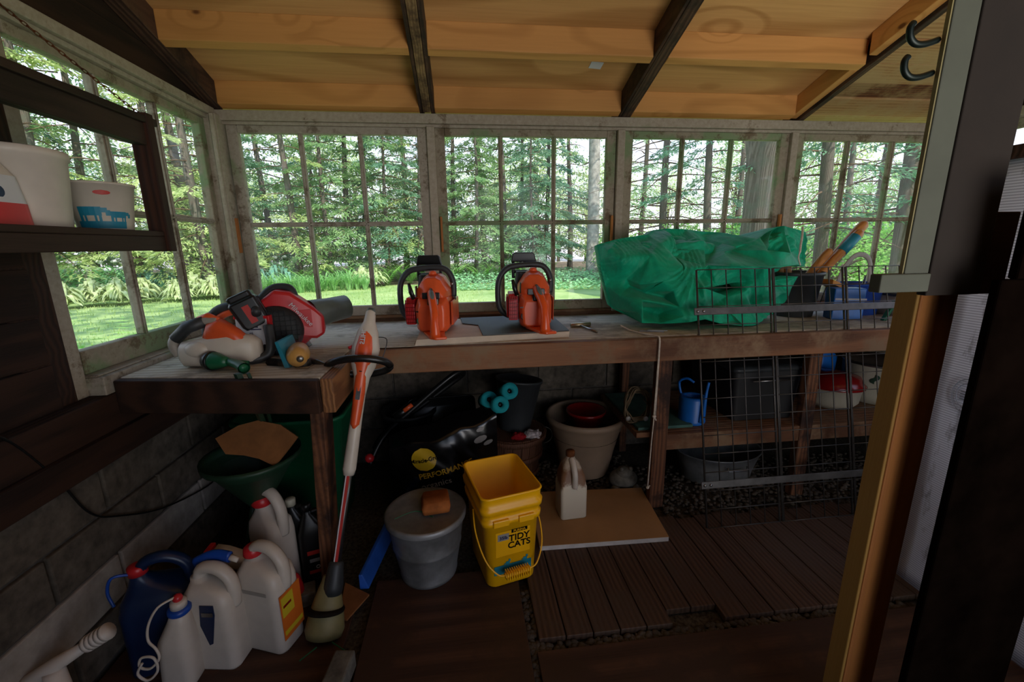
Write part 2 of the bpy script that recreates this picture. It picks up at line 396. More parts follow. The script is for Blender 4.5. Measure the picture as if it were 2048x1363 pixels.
def copy_tree(o, parent=None):
    c = o.copy(); C.objects.link(c); c.parent = parent
    for ch in list(o.children): copy_tree(ch, c)
    return c
def text(name, s, size, mat, parent=None, ext=.0006, xf=None, fn=None, bold=False, align='CENTER', sx=1.0):
    cu = bpy.data.curves.new('t', 'FONT'); cu.body = s; cu.size = size; cu.extrude = ext; cu.align_x = align; cu.offset = size*.02 if bold else 0
    to = bpy.data.objects.new('t', cu); C.objects.link(to); dg = bpy.context.evaluated_depsgraph_get()
    me = bpy.data.meshes.new_from_object(to.evaluated_get(dg)); bpy.data.objects.remove(to)
    me.name = name
    for v in me.vertices:
        p = Vector((v.co.x*sx, v.co.y, v.co.z))
        if fn: p = fn(p)
        if xf is not None: p = xf @ p
        v.co = p
    me.materials.clear(); me.materials.append(M[mat]); o = bpy.data.objects.new(name, me); C.objects.link(o)
    if parent is not None: o.parent = parent
    return o
def Rx(a): return Matrix.Rotation(a, 4, 'X')
def Ry(a): return Matrix.Rotation(a, 4, 'Y')
def Rz(a): return Matrix.Rotation(a, 4, 'Z')
def T(*p): return Matrix.Translation(p)
def arc(c, r, a0, a1, n, ax=(1, 0, 0), ay=(0, 0, 1)):
    c = Vector(c); ax = Vector(ax); ay = Vector(ay)
    return [c+ax*r*math.cos(a0+(a1-a0)*i/n)+ay*r*math.sin(a0+(a1-a0)*i/n) for i in range(n+1)]
def spline(pts, k=6):
    P = [Vector(p) for p in pts]; o = []
    for i in range(len(P)-1):
        a, b, c, d = P[max(i-1, 0)], P[i], P[i+1], P[min(i+2, len(P)-1)]
        for j in range(k):
            t = j/k; o.append(.5*((2*b)+(c-a)*t+(2*a-5*b+4*c-d)*t*t+(3*b-a-3*c+d)*t**3))
    return o+[P[-1]]

# ================================================================= STRUCTURE
S = .313; Z0 = 1.768
def U(y, off=0): return Z0-S*y+off      # underside of the rafters
# --- ground and floor
st(B().box(-.2, 3.9, -3.6, .2, -.08, -.03).build('floor', 'gravel'))
pb = B(); random.seed(3)
def pebbles(n, x0, x1, y0, y1, z=-.02):
    for _ in range(n):
        r = random.uniform(.005, .012)
        m = T(random.uniform(x0, x1), random.uniform(y0, y1), z+r*.3) @ Rz(random.uniform(0, 6)) @ Matrix.Diagonal((r*1.3, r, r*.7, 1))
        bmesh.ops.create_icosphere(pb.bm, subdivisions=1, radius=1, matrix=m)
pebbles(1500, 1.85, 3.2, -.70, -.25); pebbles(160, 1.155, 1.185, -1.36, -1.0); pebbles(420, 1.17, 2.4, -1.236, -1.205)
pebbles(500, 1.25, 1.85, -.5, -.1)
tag(pb.build('gravel', 'pebble', smooth=True), 'grey pebbles lying loose under the bench and in the floor gaps', 'gravel', kind='stuff')
fl = sroot('floor')
for i in range(25):
    x = 1.185+.0855*i
    y0, y1 = -1.20, -.70+.012*math.sin(i*2.1)
    if 5 <= i <= 6: y0 += .05
    B().box(x, x+.082, y0, y1, -.022, -.0005*(i % 3)).build('floor_plank', 'floorp', fl, bevel=.002)
st(B().box(.655, 1.152, -2.2, -.9, -.022, -.001).build('floor', 'floorply', bevel=.002))
st(B().box(1.172, 2.9, -2.4, -1.238, -.022, -.002).build('floor', 'floorply', bevel=.002))
st(B().box(-.05, .60, -2.2, -.95, -.022, -.006).build('floor', 'floorply', bevel=.002))
# --- foundation walls of block
def blockwall(name, horizontal, x0, x1, ztop):
    root = sroot(name)
    m = B()
    if horizontal: m.box(x0, x1, .045, .2, -.06, ztop)
    else: m.box(-.24, -.068, x0, x1, -.06, ztop)
    m.build('mortar_bed', 'mortar', root)
    bl = B(); wb = B(); h = ztop/4
    for r in range(4):
        x = x0-.2*(r % 2)
        while x < x1:
            a, b = max(x, x0)+.005, min(x+.4, x1)-.005
            if b-a > .02:
                q = wb if (not horizontal and r == 1) or (horizontal and r == 0 and x > 2.5) else bl
                if horizontal: q.box(a, b, .034, .19, r*h+.004, (r+1)*h-.006)
                else: q.box(-.22, -.055-.002*(r % 2), a, b, r*h+.004, (r+1)*h-.006)
            x += .4
    bl.build('block_course', 'block', root, bevel=.004)
    if len(wb.bm.verts): wb.build('whitewashed_block_course', 'whiteblock', root, bevel=.004)
blockwall('wall_back', True, -.2, 3.9, .70)
blockwall('wall_left', False, -2.4, .03, .56)
st(B().box(-.16, -.03, -2.4, -.0, .56, .64).box(-.14, -.045, -2.4, -.0, .64, .745).build('trim_1', 'darkboard', bevel=.004))
st(B().box(-.2, 3.9, .01, .16, .70, .80).build('trim_2', 'apron', bevel=.003))
# dark boarded wall on the left, nearer than the window, and the gable above it
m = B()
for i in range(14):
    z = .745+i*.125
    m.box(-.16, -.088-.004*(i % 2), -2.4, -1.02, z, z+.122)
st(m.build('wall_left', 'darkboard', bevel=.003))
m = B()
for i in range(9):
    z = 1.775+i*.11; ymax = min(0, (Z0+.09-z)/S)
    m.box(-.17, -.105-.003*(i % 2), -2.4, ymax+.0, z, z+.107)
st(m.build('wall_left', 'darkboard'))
# white jamb at the near end of the left window
st(B().box(-.13, -.098, -.965, -.922, .745, 1.722).build('trim_3', 'header', bevel=.004))
st(B().box(-.17, -.094, -1.09, -.966, .745, 1.722).build('trim_4', 'darkx', bevel=.004))
# corner post
st(B().box(-.115, -.055, -.06, .05, .78, 1.745).box(-.075, -.058, -.075, -.06, .80, 1.74).build('trim_5', 'header', bevel=.004))
# header boards
st(B().box(-.12, 3.75, -.022, .10, 1.725, 1.768).box(-.10, 3.75, -.006, .10, 1.711, 1.725).build('trim_6', 'header', bevel=.003))
st(B().box(-.16, -.072, -2.4, -.022, 1.738, 1.772).box(-.15, -.088, -.93, -.022, 1.722, 1.738).build('trim_7', 'header', bevel=.003))
# sills
st(B().box(-.10, 3.75, -.012, .12, .80, .815).build('trim_8', 'apron', bevel=.003))
st(B().box(-.16, -.052, -.925, -.03, .745, .80).box(-.16, -.068, -.925, -.03, .80, .806).build('trim_9', 'frame', bevel=.003))
# posts between the sashes of the back wall
for k, x in enumerate((.874, 1.818, 2.763)):
    st(B().box(x-.019, x+.019, -.02, .07, .80, 1.712).build('trim_%d' % (10+k), 'header', bevel=.003))
for x in (.905, 1.782, 2.728, -.052):
    tag(B().box(x-.005, x+.005, -.026, -.008, 1.13 if x != -.052 else 1.14, 1.30).build('wood_stop', 'pine_z2', bevel=.001),
        {.905: 'thin orange wooden stop nailed beside the post left of the middle window', 1.782: 'thin orange wooden stop nailed right of the middle window, above the green tarp',
         2.728: 'thin orange wooden stop on the post above the tarp right end', -.052: 'thin orange wooden stop in the corner between side and back windows'}[x], 'wood strip')
# --- windows
p = .27
def sash(idx, mat):
    r = sroot('window_%d' % idx)
    return r
def back_window(idx, x0, mat, npan=3):
    r = sroot('window_%d' % idx); x1 = x0+npan*p; zt, zm, zb = 1.6775, 1.27, .865
    f = B(); s = .048
    f.box(x0-s, x0, 0, .035, .815, 1.711).box(x1, x1+s, 0, .035, .815, 1.711)
    f.box(x0, x1, 0, .035, zt, 1.711).box(x0, x1, 0, .035, .815, zb)
    f.build('sash', mat, r, bevel=.004)
    g = B()
    for k in range(1, npan): g.box(x0+k*p-.010, x0+k*p+.010, .006, .03, zb, zt); g.box(x0+k*p-.004, x0+k*p+.004, 0, .006, zb, zt)
    g.box(x0, x1, .006, .03, zm-.011, zm+.011); g.box(x0, x1, 0, .006, zm-.004, zm+.004)
    g.build('muntins', mat, r, bevel=.002)
    pn = B(); pn.quad((x0, .02, zb), (x1, .02, zb), (x1, .02, zt), (x0, .02, zt)); pn.build('pane', 'glass', r, flip=False)
back_window(1, 0, 'frame'); back_window(2, .9385, 'frame2'); back_window(3, 1.886, 'frame2'); back_window(4, 2.83, 'frame2')
r = sroot('window_5'); X0, y1, zt, zm, zb = -.105, -.099, 1.69, 1.282, .877; y0 = y1-3*p; s = .048
f = B(); f.box(X0-.035, X0, y1, y1+s, .806, 1.722).box(X0-.035, X0-.004, y0-.012, y0, .806, 1.722).box(X0-.035, X0, y0, y1, zt, 1.722).box(X0-.035, X0, y0, y1, .806, zb).build('sash', 'frame2', r, bevel=.004)
g = B()
for k in (1, 2): g.box(X0-.03, X0-.006, y1-k*p-.010, y1-k*p+.010, zb, zt); g.box(X0-.006, X0, y1-k*p-.004, y1-k*p+.004, zb, zt)
g.box(X0-.03, X0-.006, y0, y1, zm-.011, zm+.011).box(X0-.006, X0, y0, y1, zm-.004, zm+.004).build('muntins', 'frame', r, bevel=.002)
B().quad((X0-.02, y0, zb), (X0-.02, y1, zb), (X0-.02, y1, zt), (X0-.02, y0, zt)).build('pane', 'glass', r, flip=False)
# --- right end wall with its window
m = B(); m.box(3.72, 3.86, -3.6, .05, -.05, .80).box(3.72, 3.86, -3.6, -1.6, .80, 1.72)
for i in range(12):
    z = 1.772+i*.1; ymax = min(0, (Z0+.09-z)/S); m.box(3.73, 3.8, -3.6, ymax, z, z+.098)
st(m.build('wall_right', 'darkboard'))
st(B().box(3.66, 3.76, -3.6, -.02, 1.725, 1.768).box(3.70, 3.80, -.10, -.02, .80, 1.725).box(3.70, 3.8, -.76, -.68, .8, 1.725).build('trim_13', 'header', bevel=.003))
r = sroot('window_6'); f = B(); f.box(3.72, 3.75, -.145, -.10, .80, 1.725).box(3.72, 3.75, -1.0, -.955, .80, 1.725).box(3.72, 3.75, -1.0, -.1, 1.68, 1.725).box(3.72, 3.75, -1, -.1, .80, .865)
for k in (1, 2): f.box(3.724, 3.748, -.145-k*p-.01, -.145-k*p+.01, .865, 1.68)
f.box(3.724, 3.748, -.955, -.145, 1.26, 1.28).build('sash', 'frame2', r, bevel=.003)
B().quad((3.735, -.955, .865), (3.735, -.145, .865), (3.735, -.145, 1.68), (3.735, -.955, 1.68)).build('pane', 'glass', r, flip=False)
# --- rear wall with its open doorway (behind the camera)
st(B().box(-.2, 1.2, -3.66, -3.56, -.05, 2.9).box(3.1, 3.9, -3.66, -3.56, -.05, 2.9).box(1.2, 3.1, -3.66, -3.56, 1.95, 2.9).build('wall_rear', 'darkx'))
st(B().box(-.2, -.12, -3.6, -2.4, -.05, 2.9).build('wall_left', 'darkboard'))
# --- roof
def sloped(b, x0, x1, ya, yb, o0, o1):   # box following the roof slope between offsets o0..o1 above the rafter underside
    return b.hexa([(x0, ya, U(ya, o0)), (x1, ya, U(ya, o0)), (x1, yb, U(yb, o0)), (x0, yb, U(yb, o0)),
                   (x0, ya, U(ya, o1)), (x1, ya, U(ya, o1)), (x1, yb, U(yb, o1)), (x0, yb, U(yb, o1))])
Y1, Y2 = -3.6, .30
st(sloped(B(), -.3, .863, Y1, Y2, .097, .112).build('ceiling', 'ply'))
st(sloped(B(), .864, 1.83, Y1, Y2, .097, .112).build('ceiling', 'ply'))
st(sloped(B(), 1.831, 2.775, Y1, Y2, .097, .112).build('ceiling', 'ply'))
st(sloped(B(), -.35, 4.15, Y1-.1, Y2+.05, .1125, .125).build('ceiling', 'darkboard'))  # outer layer added over the roof boards to block sun through their gaps
pr = sroot('ceiling'); y = .30
random.seed(5); k = 0
while y > -3.6:
    wd = random.choice((.085, .10, .13)); sloped(B(), 2.776, 4.1, y-wd+.006, y, .085-.002*(k % 3), .112).build('roof_plank', 'plankred' if -.12 < y < .02 else 'plank', pr, bevel=.002); y -= wd; k += 1
n = 14
def trim(b, mat, bev=.003):
    global n
    o = st(b.build('trim_%d' % n, mat, bevel=bev)); n += 1; return o
# rafters: dark old timber, the first and second with a paler strip under them
trim(sloped(sloped(B(), .828, .845, Y1, .1, .004, .097), .882, .899, Y1, .1, .0, .097), 'oldraft')
trim(sloped(B(), .8455, .8815, Y1, -.02, -.004, .097), 'lightraft')
trim(sloped(sloped(B(), 1.800, 1.862, Y1, .1, .0, .097), 1.812, 1.852, Y1, -.01, -.004, .0), 'oldraft')
trim(sloped(B(), 2.765, 2.795, Y1, .1, -.006, .085), 'oldraft')
trim(sloped(B(), -.104, -.045, Y1, .0, .0, .097), 'oldraft')
trim(sloped(B(), 3.68, 3.72, Y1, .0, .0, .085), 'oldraft')
# blocking between the rafters
for x0, x1 in ((-.045, .828), (.899, 1.80), (1.862, 2.765)):
    xb = x1-(.04 if x1 > 2.7 else 0)
    trim(sloped(B(), x0, xb, -.045, -.005, .004, .097), 'pine_x')
    trim(sloped(B(), x0, x1-(.015 if x1 > 2.7 else 0), -.392, -.355, .0, .097), 'pine_x')
    trim(sloped(B(), x0, xb, -1.05, -1.012, .0, .097), 'pine_x')
trim(sloped(B(), 2.725, 2.763, -.340, -.005, .010, .097), 'pine_y')
trim(sloped(B(), 2.725, 2.763, -3.6, -.425, .010, .097), 'pine_y')
def roofpt(x, y, o): return Vector((x, y, U(y, o)))
rm = Rx(-math.atan(S))
tag(B().box(-.028, .028, -.02, .02, -.001, .001, T(1.62, -.2, U(-.2, .095)) @ rm @ Rz(.1)).build('sticker', 'labelw'), 'small white sticker on the plywood ceiling above the middle window', 'sticker')

# ================================================================= WORKBENCH
bt = .785
t = thing('workbench', 'long worn wooden workbench along the window wall with a shorter return at left', 'workbench', (1.5, -.3, 0))
def W(b, name, mat, **k):
    o = b.build(name, mat, t, **k); o.matrix_parent_inverse = Matrix.Translation((-1.5, .3, 0)); return o
b = B(); b.box(-.052, 3.70, -.60, -.325, bt-.030, bt); W(b, 'top_board', 'benchtop', bevel=.003)
b = B(); b.box(-.052, 3.70, -.321, -.014, bt-.030, bt-.001); W(b, 'top_board', 'benchtop', bevel=.003)
b = B(); b.hexa([(-.045, -.875, bt-.03), (.567, -.975, bt-.03), (.567, -.604, bt-.03), (-.045, -.604, bt-.03), (-.045, -.875, bt), (.567, -.975, bt), (.567, -.604, bt), (-.045, -.604, bt)]); W(b, 'return_top', 'benchtop', bevel=.003)
b = B(); b.box(.57, 3.70, -.638, -.601, bt-.10, bt-.004); W(b, 'front_apron', 'apron', bevel=.004)
b = B(); b.hexa([(-.045, -.905, bt-.105), (.567, -1.005, bt-.105), (.567, -.976, bt-.105), (-.045, -.876, bt-.105), (-.045, -.905, bt-.002), (.567, -1.005, bt-.002), (.567, -.976, bt-.002), (-.045, -.876, bt-.002)]); W(b, 'return_apron', 'darkx', bevel=.004)
b = B(); b.box(.568, .605, -.985, -.64, bt-.11, bt-.003); W(b, 'end_apron', 'aprony', bevel=.004)
b = B(); b.hexa([(.487, -.965, 0), (.527, -.965, 0), (.527, -.88, 0), (.487, -.88, 0), (.525, -.975, bt-.105), (.567, -.975, bt-.105), (.567, -.89, bt-.105), (.525, -.89, bt-.105)]); W(b, 'leg', 'legz', bevel=.003)
b = B(); b.box(1.80, 1.865, -.60, -.56, -.02, bt-.03); W(b, 'leg', 'legz', bevel=.003)
b = B(); b.box(2.50, 2.56, -.60, -.56, -.02, bt-.03); W(b, 'leg', 'legz', bevel=.003)
b = B(); b.box(1.86, 1.90, -.06, -.01, -.02, bt-.03); W(b, 'leg', 'legz', bevel=.003)
b = B(); b.box(3.60, 3.66, -.60, -.56, -.02, bt-.03); W(b, 'leg', 'legz', bevel=.003)
b = B(); b.box(1.86, 3.70, -.595, -.56, .262, .335); W(b, 'shelf_rail', 'apron', bevel=.003)
b = B(); b.box(1.74, 3.70, -.558, -.05, .310, .335); W(b, 'lower_shelf', 'apron', bevel=.003)

# ================================================================= OUTSIDE
class L:          # light-weight face collector for foliage
    def __init__(s): s.v = []; s.f = []
    def card(s, p, d, up_, l, w, bend=0):
        p = Vector(p); d = Vector(d).normalized(); sd = d.cross(up_)
        if sd.length < 1e-3: sd = Vector((1, 0, 0))
        sd.normalize(); i = len(s.v)
        a = p+d*l*.5+Vector((0, 0, bend*l)); e = p+d*l
        s.v += [p, a+sd*w*.5, e, a-sd*w*.5]; s.f.append((i, i+1, i+2, i+3))
    def strap(s, pts, ws, side):
        i = len(s.v); side = Vector(side)
        for q, wd in zip(pts, ws): s.v += [q-side*wd*.5, q+side*wd*.5]
        for k in range(len(pts)-1): s.f.append((i+2*k, i+2*k+1, i+2*k+3, i+2*k+2))
    def build(s, name, mat, parent=None):
        me = bpy.data.meshes.new(name); me.from_pydata([tuple(v) for v in s.v], [], s.f); me.materials.append(M[mat])
        o = bpy.data.objects.new(name, me); C.objects.link(o)
        if parent is not None: o.parent = parent
        return o
def polar(az, d, z=0): a = math.radians(az); return Vector((CAM.x+d*math.sin(a), CAM.y+d*math.cos(a), z))
def rnd(a, b): return random.uniform(a, b)

st(B().box(-45, 45, .2, 11.2, -.3, -.0).box(-45, -.25, -12, .2, -.3, 0).box(3.9, 45, -12, .2, -.3, 0).build('floor', 'lawn'))
st(B().box(-45, 45, 11.2, 26, -.3, -.002).build('floor', 'earth'))
st(B().box(-120, 120, 26, 150, -.3, -.004).build('floor', 'pale'))
# grass blades on the near lawn
random.seed(11); g = L()
for _ in range(14000):
    p = Vector((rnd(-7, 7), rnd(.6, 10.8), 0))
    if p.x > 1.5 and p.y > 6.5: continue
    g.card(p, (rnd(-.5, .5), rnd(-.5, .5), 1), Vector((rnd(-1, 1), rnd(-1, 1), .1)), rnd(.04, .09), .012)
tag(g.build('grass', 'grassb'), 'short sunlit green lawn grass growing outside the windows', 'grass', kind='stuff')
g = L(); random.seed(12)
for _ in range(16000):
    az = rnd(-4, 34); d = rnd(11.2, 17); p = polar(az, d, rnd(.02, .30)*min(1, (d-10.8)/2))
    if p.y < 8.2: continue
    a = rnd(0, 6.28); g.card(p, (math.cos(a), math.sin(a), rnd(-.2, .5)), Vector((0, 0, 1)), rnd(.06, .11), .07)
tag(g.build('ground_cover', 'ivy'), 'low round leaved ground cover spreading between lawn and trees', 'ground cover', kind='stuff')

def conifer(seed, h=10, r=.16, leafy=1.0, zmin=1.0, mat='needle', spread=2.6, nb=46, trunk='bark', per=130, cs=1.0):
    random.seed(seed); t = thing('tree', 'x', 'tree')
    b = B(); ph = rnd(0, 6)
    pts = [Vector((.12*math.sin(ph+z*.5), .12*math.cos(ph+z*.4), z-.05)) for z in [0, .5, 1, 2, 3.5, 5, 7, h]]
    b.tube(pts, [r*1.25, r*1.05, r, r*.95, r*.85, r*.72, r*.5, r*.12], 12)
    tw = B(); f = L()
    for k in range(nb):
        z = zmin+(h-.5-zmin)*(k/nb)**1.15+rnd(-.1, .1); a = k*2.4+rnd(-.4, .4)
        ln = spread*(1-.75*(z/h))*rnd(.7, 1.15); dr = rnd(-.12, .12); d = Vector((math.cos(a), math.sin(a), 0))
        P = [Vector((0, 0, z))+d*ln*s_+Vector((0, 0, dr*ln*s_-.25*ln*s_*s_)) for s_ in (0, .3, .6, 1)]
        tw.tube(P, [.022, .016, .010, .004], 5)
        if rnd(0, 1) > leafy: 
            for _ in range(3):
                s_ = rnd(.3, .9); q = P[0].lerp(P[3], s_); e = q+Vector((rnd(-.4, .4), rnd(-.4, .4), rnd(-.3, .2))); tw.tube([q, e], [.006, .002], 4)
            continue
        sd = Vector((-d.y, d.x, 0))
        for _ in range(int(per*ln*.85)):
            s_ = rnd(.18, 1.03)**.8; q = P[0].lerp(P[3], s_)+Vector((0, 0, .06*ln*math.sin(PI*min(1, s_))))
            off = rnd(-.42, .42)*ln*(1.05-s_*.75); q = q+sd*off+Vector((0, 0, -abs(off)*.25+rnd(-.05, .05)))
            dd = (d*rnd(.2, 1)+sd*(1 if off > 0 else -1)*rnd(.2, 1)+Vector((0, 0, rnd(-.7, .1))))
            f.card(q, dd, Vector((rnd(-.5, .5), rnd(-.5, .5), 1)), rnd(.10, .22)*cs, rnd(.035, .07)*cs, .1)
    b.build('trunk', trunk, t, smooth=True); tag(tw.build('branches', 'twig', t, flip=False), kind='stuff'); tag(f.build('foliage', mat, t), kind='stuff')
    return t
def bushy(seed, h=6, rad=2.2, mat='needle2', nl=4500, zc=None, ls=.14):
    random.seed(seed); t = thing('tree', 'x', 'tree'); b = B(); tw = B(); f = L()
    b.tube([(0, 0, -.05), (.05, 0, h*.3), (0, .1, h*.6), (.1, 0, h*.85)], [.12, .09, .06, .02], 8)
    cl = []
    for k in range(26):
        a = rnd(0, 6.28); z = h*rnd(.22, .97); rr = rad*rnd(.2, 1)*math.sin(PI*min(.95, max(.2, z/h)))**.5; c = Vector((rr*math.cos(a), rr*math.sin(a), z)); cl.append(c)
        tw.tube([(0, 0, z*.6), c*.6+Vector((0, 0, z*.3)), c], [.03, .018, .006], 5)
    for _ in range(nl):
        c = random.choice(cl); v = Vector((rnd(-1, 1), rnd(-1, 1), rnd(-1, 1)))
        if v.length > 1: v.normalize()
        f.card(c+v*rad*.36, (rnd(-1, 1), rnd(-1, 1), rnd(-.8, .4)), Vector((rnd(-1, 1), rnd(-1, 1), 1)), rnd(.6, 1.2)*ls, ls*.6, .1)
    b.build('trunk', 'bark', t, smooth=True); tw.build('branches', 'twig', t, flip=False); f.build('foliage', mat, t)
    return t
GT = 'evergreen trees outside the windows'
protos = [conifer(1, 10, .10, .92, .9, 'needle', 2.6, 50, per=150), conifer(2, 11, .12, .85, 1.2, 'needle', 2.8, 50, per=140), conifer(3, 9, .075, .9, 1.0, 'needle3', 2.2, 46, per=150), conifer(4, 10, .13, .62, 1.1, 'needle2', 2.4, 50, per=120),
          conifer(5, 11, .10, .42, 1.6, 'needle', 2.6, 54, per=110, cs=.8), conifer(6, 11, .13, .55, 1.5, 'needle3', 2.8, 46, per=130)]
used = set()
def plant(protos_, k, az, d, sc_, label, group=None, rz=None, name=None, cat=None, z=0):
    o = protos_[k]
    if o.name in used: o = copy_tree(o)
    used.add(protos_[k].name)
    o.location = polar(az, d, z); o.scale = (sc_,)*3; o.rotation_euler = (0, 0, rnd(0, 6.28) if rz is None else rz)
    o['label'] = label
    if group: PLACED.append((o, az, label, group))
    if cat: o['category'] = cat
    if group: o['group'] = group
    elif 'group' in o: del o['group']
    return o
PLACED = []
def where(az):
    for a0, a1, s_ in ((-60, -36.5, 'near part of side window'), (-36.5, -27.6, 'far part of side window'), (-27.6, -21, 'left panes of first back window'), (-21, -14.5, 'middle panes of first back window'), (-14.5, -5, 'right panes of first back window'),
                      (-5, 4.4, 'left panes of second back window'), (4.4, 11.5, 'middle panes of second back window'), (11.5, 20, 'right panes of second back window'), (20, 27.5, 'left panes of third back window'),
                      (27.5, 32.5, 'middle panes of third back window'), (32.5, 39.5, 'right panes of third back window'), (39.5, 45, 'left panes of fourth back window'), (45, 60, 'rightmost panes of fourth back window')):
        if a0 <= az < a1: return s_
def name_all():
    gs = {}
    for o, az, short, g_ in PLACED: gs.setdefault((short, where(az)), []).append((az, o))
    for (short, wh), l in gs.items():
        l.sort(key=lambda q: q[0]); n_ = len(l); wd = ('leftmost', 'second', 'third', 'fourth', 'fifth', 'sixth', 'seventh', 'eighth', 'ninth', 'tenth')
        for i, (az, o) in enumerate(l):
            o['label'] = short+', '+wh+('' if n_ == 1 else ', left one' if n_ == 2 and i == 0 else ', right one' if n_ == 2 else ', '+wd[i]+(' from left' if i else ''))
random.seed(21)
LT = 'feathery evergreen'
for k, az, d, s_ in ((3, -20, 14.8, .8), (0, -16, 15.2, .75), (2, -9, 15, .8), (3, -5, 15.5, .8), (0, 2, 15, .7), (2, 9.5, 15, .7), (0, -22.2, 18, 1.0), (2, -17.5, 20, .95), (0, -13.4, 17, 1.05), (1, -11.3, 16, 1.0), (1, -7.0, 18, .95), (2, -3.0, 19, 1), (0, -.5, 16.5, .9), (3, 2.6, 18.5, 1),
                    (1, 5.2, 16.5, 1.0), (0, 7.8, 19, .9), (2, 11.0, 17.5, 1.1), (3, 14.0, 20, .9), (4, 20.5, 17, 1.0), (0, -26.5, 20, 1.1), (2, -25, 15.5, .8)):
    plant(protos, k, az, d, s_, LT, GT)
LB = 'thin bare branched tree'
for k, az, d, s_ in ((4, 23.0, 16, .9), (4, 25.9, 13, 1.0), (5, 30.6, 12, .75), (4, 33.5, 17, .9), (4, 43.8, 15, .8), (4, 46.5, 17, 1)):
    plant(protos, k, az, d, s_, LB, 'bare branched trees at the right')
plant(protos, 5, 41.6, 9.5, .82, 'tree with dark straight trunk just right of the thick old trunk')
plant(protos, 5, 48.6, 10, .95, 'grey trunked evergreen seen through the rightmost panes of the last window')
for k, az, d, s_ in ((3, -28.5, 11.5, .9), (3, -31.5, 12, .85), (3, -34.5, 12.5, 1.0), (0, -37.0, 14, 1), (3, -40.0, 12.5, .9), (2, -42.5, 14, 1), (3, -44.5, 12, 1), (3, -30, 15, 1.1), (3, -48, 14, 1)):
    plant(protos, k, az, d+2.5, s_, 'yellow green evergreen', 'trees seen through the side window')
# pale birch
t = thing('birch_tree', 'pale grey mottled straight tree trunk seen in the right pane of the middle window', 'tree', polar(17.1, 15.5)); b = B()
b.tube([(0, 0, -.05), (0, 0, .3), (.02, 0, 2), (-.02, 0, 5), (0, .1, 9)], [.27, .21, .20, .18, .08], 20); b.build('trunk', 'birch', t, smooth=True)
b = B(); f = L(); random.seed(31)
for k in range(14):
    z = rnd(1.8, 7); a = rnd(0, 6.28); ln = rnd(.6, 2); e = Vector((ln*math.cos(a), ln*math.sin(a), z+rnd(-.2, .5))); b.tube([(0, 0, z), e], [.02, .005], 5)
    for _ in range(60): f.card(e*rnd(.6, 1)+Vector((rnd(-.4, .4), rnd(-.4, .4), z*.2+rnd(-.3, .3))), (rnd(-1, 1), rnd(-1, 1), -.5), Vector((0, 0, 1)), .12, .06)
b.build('branches', 'twig', t, flip=False); f.build('foliage', 'needle', t)
# thick old trunk
t = thing('old_tree', 'very thick old tree trunk with furrowed bark seen behind the tarp', 'tree', polar(36.6, 8.2)); b = B(); rings = []
for z, r_ in ((-.05, .52), (.2, .42), (.8, .36), (1.6, .345), (2.4, .36), (3.1, .44), (3.8, .52), (5, .45)):
    rings.append([Vector(((r_*(1+.035*math.sin(k*2.2+z)+.025*math.sin(k*5.1+z*2)))*math.cos(2*PI*k/48), (r_*(1+.03*math.sin(k*2.7+z)))*math.sin(2*PI*k/48), z)) for k in range(48)])
b.loft(rings); b.build('trunk', 'bark', t, smooth=True)
b = B(); b.tube([(.3, 0, 3.0), (.9, .1, 4.2)], [.18, .1], 12); b.build('limb', 'bark', t, smooth=True)
# sunlit backdrop trees
bp = [bushy(41, 7, 2.8, 'needle2', 5200), bushy(42, 8, 3.2, 'needle', 5600, ls=.16), bushy(43, 5, 2.4, 'needle3', 4200)]
random.seed(44)
for i in range(30):
    az = -46+i*3.3+rnd(-1, 1); d = rnd(24, 33)
    if 22 < az < 36 and i % 2: continue
    plant(bp, (0, 1, 0, 2, 0)[i % 5], az, d, rnd(.8, 1.05), 'distant leafy tree', 'distant leafy trees', name='tree')
# two unseen trees added beside the shed so that their crowns dapple the lawn
for (x_, y_, s_, lab) in ((-6.5, -4.5, 2.0, 'unseen leafy tree added left of the shed to dapple the lawn'), (-1.0, -8.0, 2.2, 'unseen leafy tree added behind the shed to dapple the lawn')):
    o = copy_tree(bp[1]); o.location = (x_, y_, 0); o.scale = (s_,)*3; o['label'] = lab
    if 'group' in o: del o['group']
# low leafy shrubs right
sh = [bushy(51, 1.6, .9, 'fern', 1800, ls=.10)]
sh[0].name = 'shrub'
for az, d, s_ in ((21, 14.5, .8), (24, 12, .8), (28, 12, .9), (32, 11, .8), (34, 13, 1), (40, 12.5, .9), (43.5, 11, .8), (46.5, 12.5, 1.0), (50, 12, 1), (18.8, 16, .8)):
    plant(sh, 0, az, d, s_, 'bright low shrub', 'low shrubs under the right trees', cat='shrub')
# ferns
def fern(seed):
    random.seed(seed); t = L()
    for k in range(13):
        a = k*.48+rnd(-.15, .15); d = Vector((math.cos(a), math.sin(a), 0)); sd = Vector((-d.y, d.x, 0)); ln = rnd(.65, .9)
        for j in range(16):
            s_ = (j+1)/16; p = d*ln*.62*s_**1.3+Vector((0, 0, ln*(s_-.30*s_*s_*s_)))
            for sg in (-1, 1): t.card(p, sd*sg+d*.35+Vector((0, 0, -.15)), Vector((0, 0, 1)), .20*math.sin(PI*min(.97, s_*.85+.12)), .045)
    return tag(t.build('fern', 'fern'), 'x', 'fern')
fp = [fern(61), fern(62)]; random.seed(63)
for i in range(46):
    az = -43+i*1.2+rnd(-.3, .3); d = rnd(13.6, 16.5)+(1.0 if az < -22 else 0)
    if az > 12: continue
    plant(fp, i % 2, az, d, rnd(.85, 1.15), 'green arching fern', 'ferns along the back of the bed')
for az, d, s_ in ((-39.4, 4.3, 1.0), (-37.4, 3.5, 1.05), (-36.0, 4.8, .75)):
    plant(fp, 0, az, d, s_, 'small nearby fern', 'ferns close to the side window')
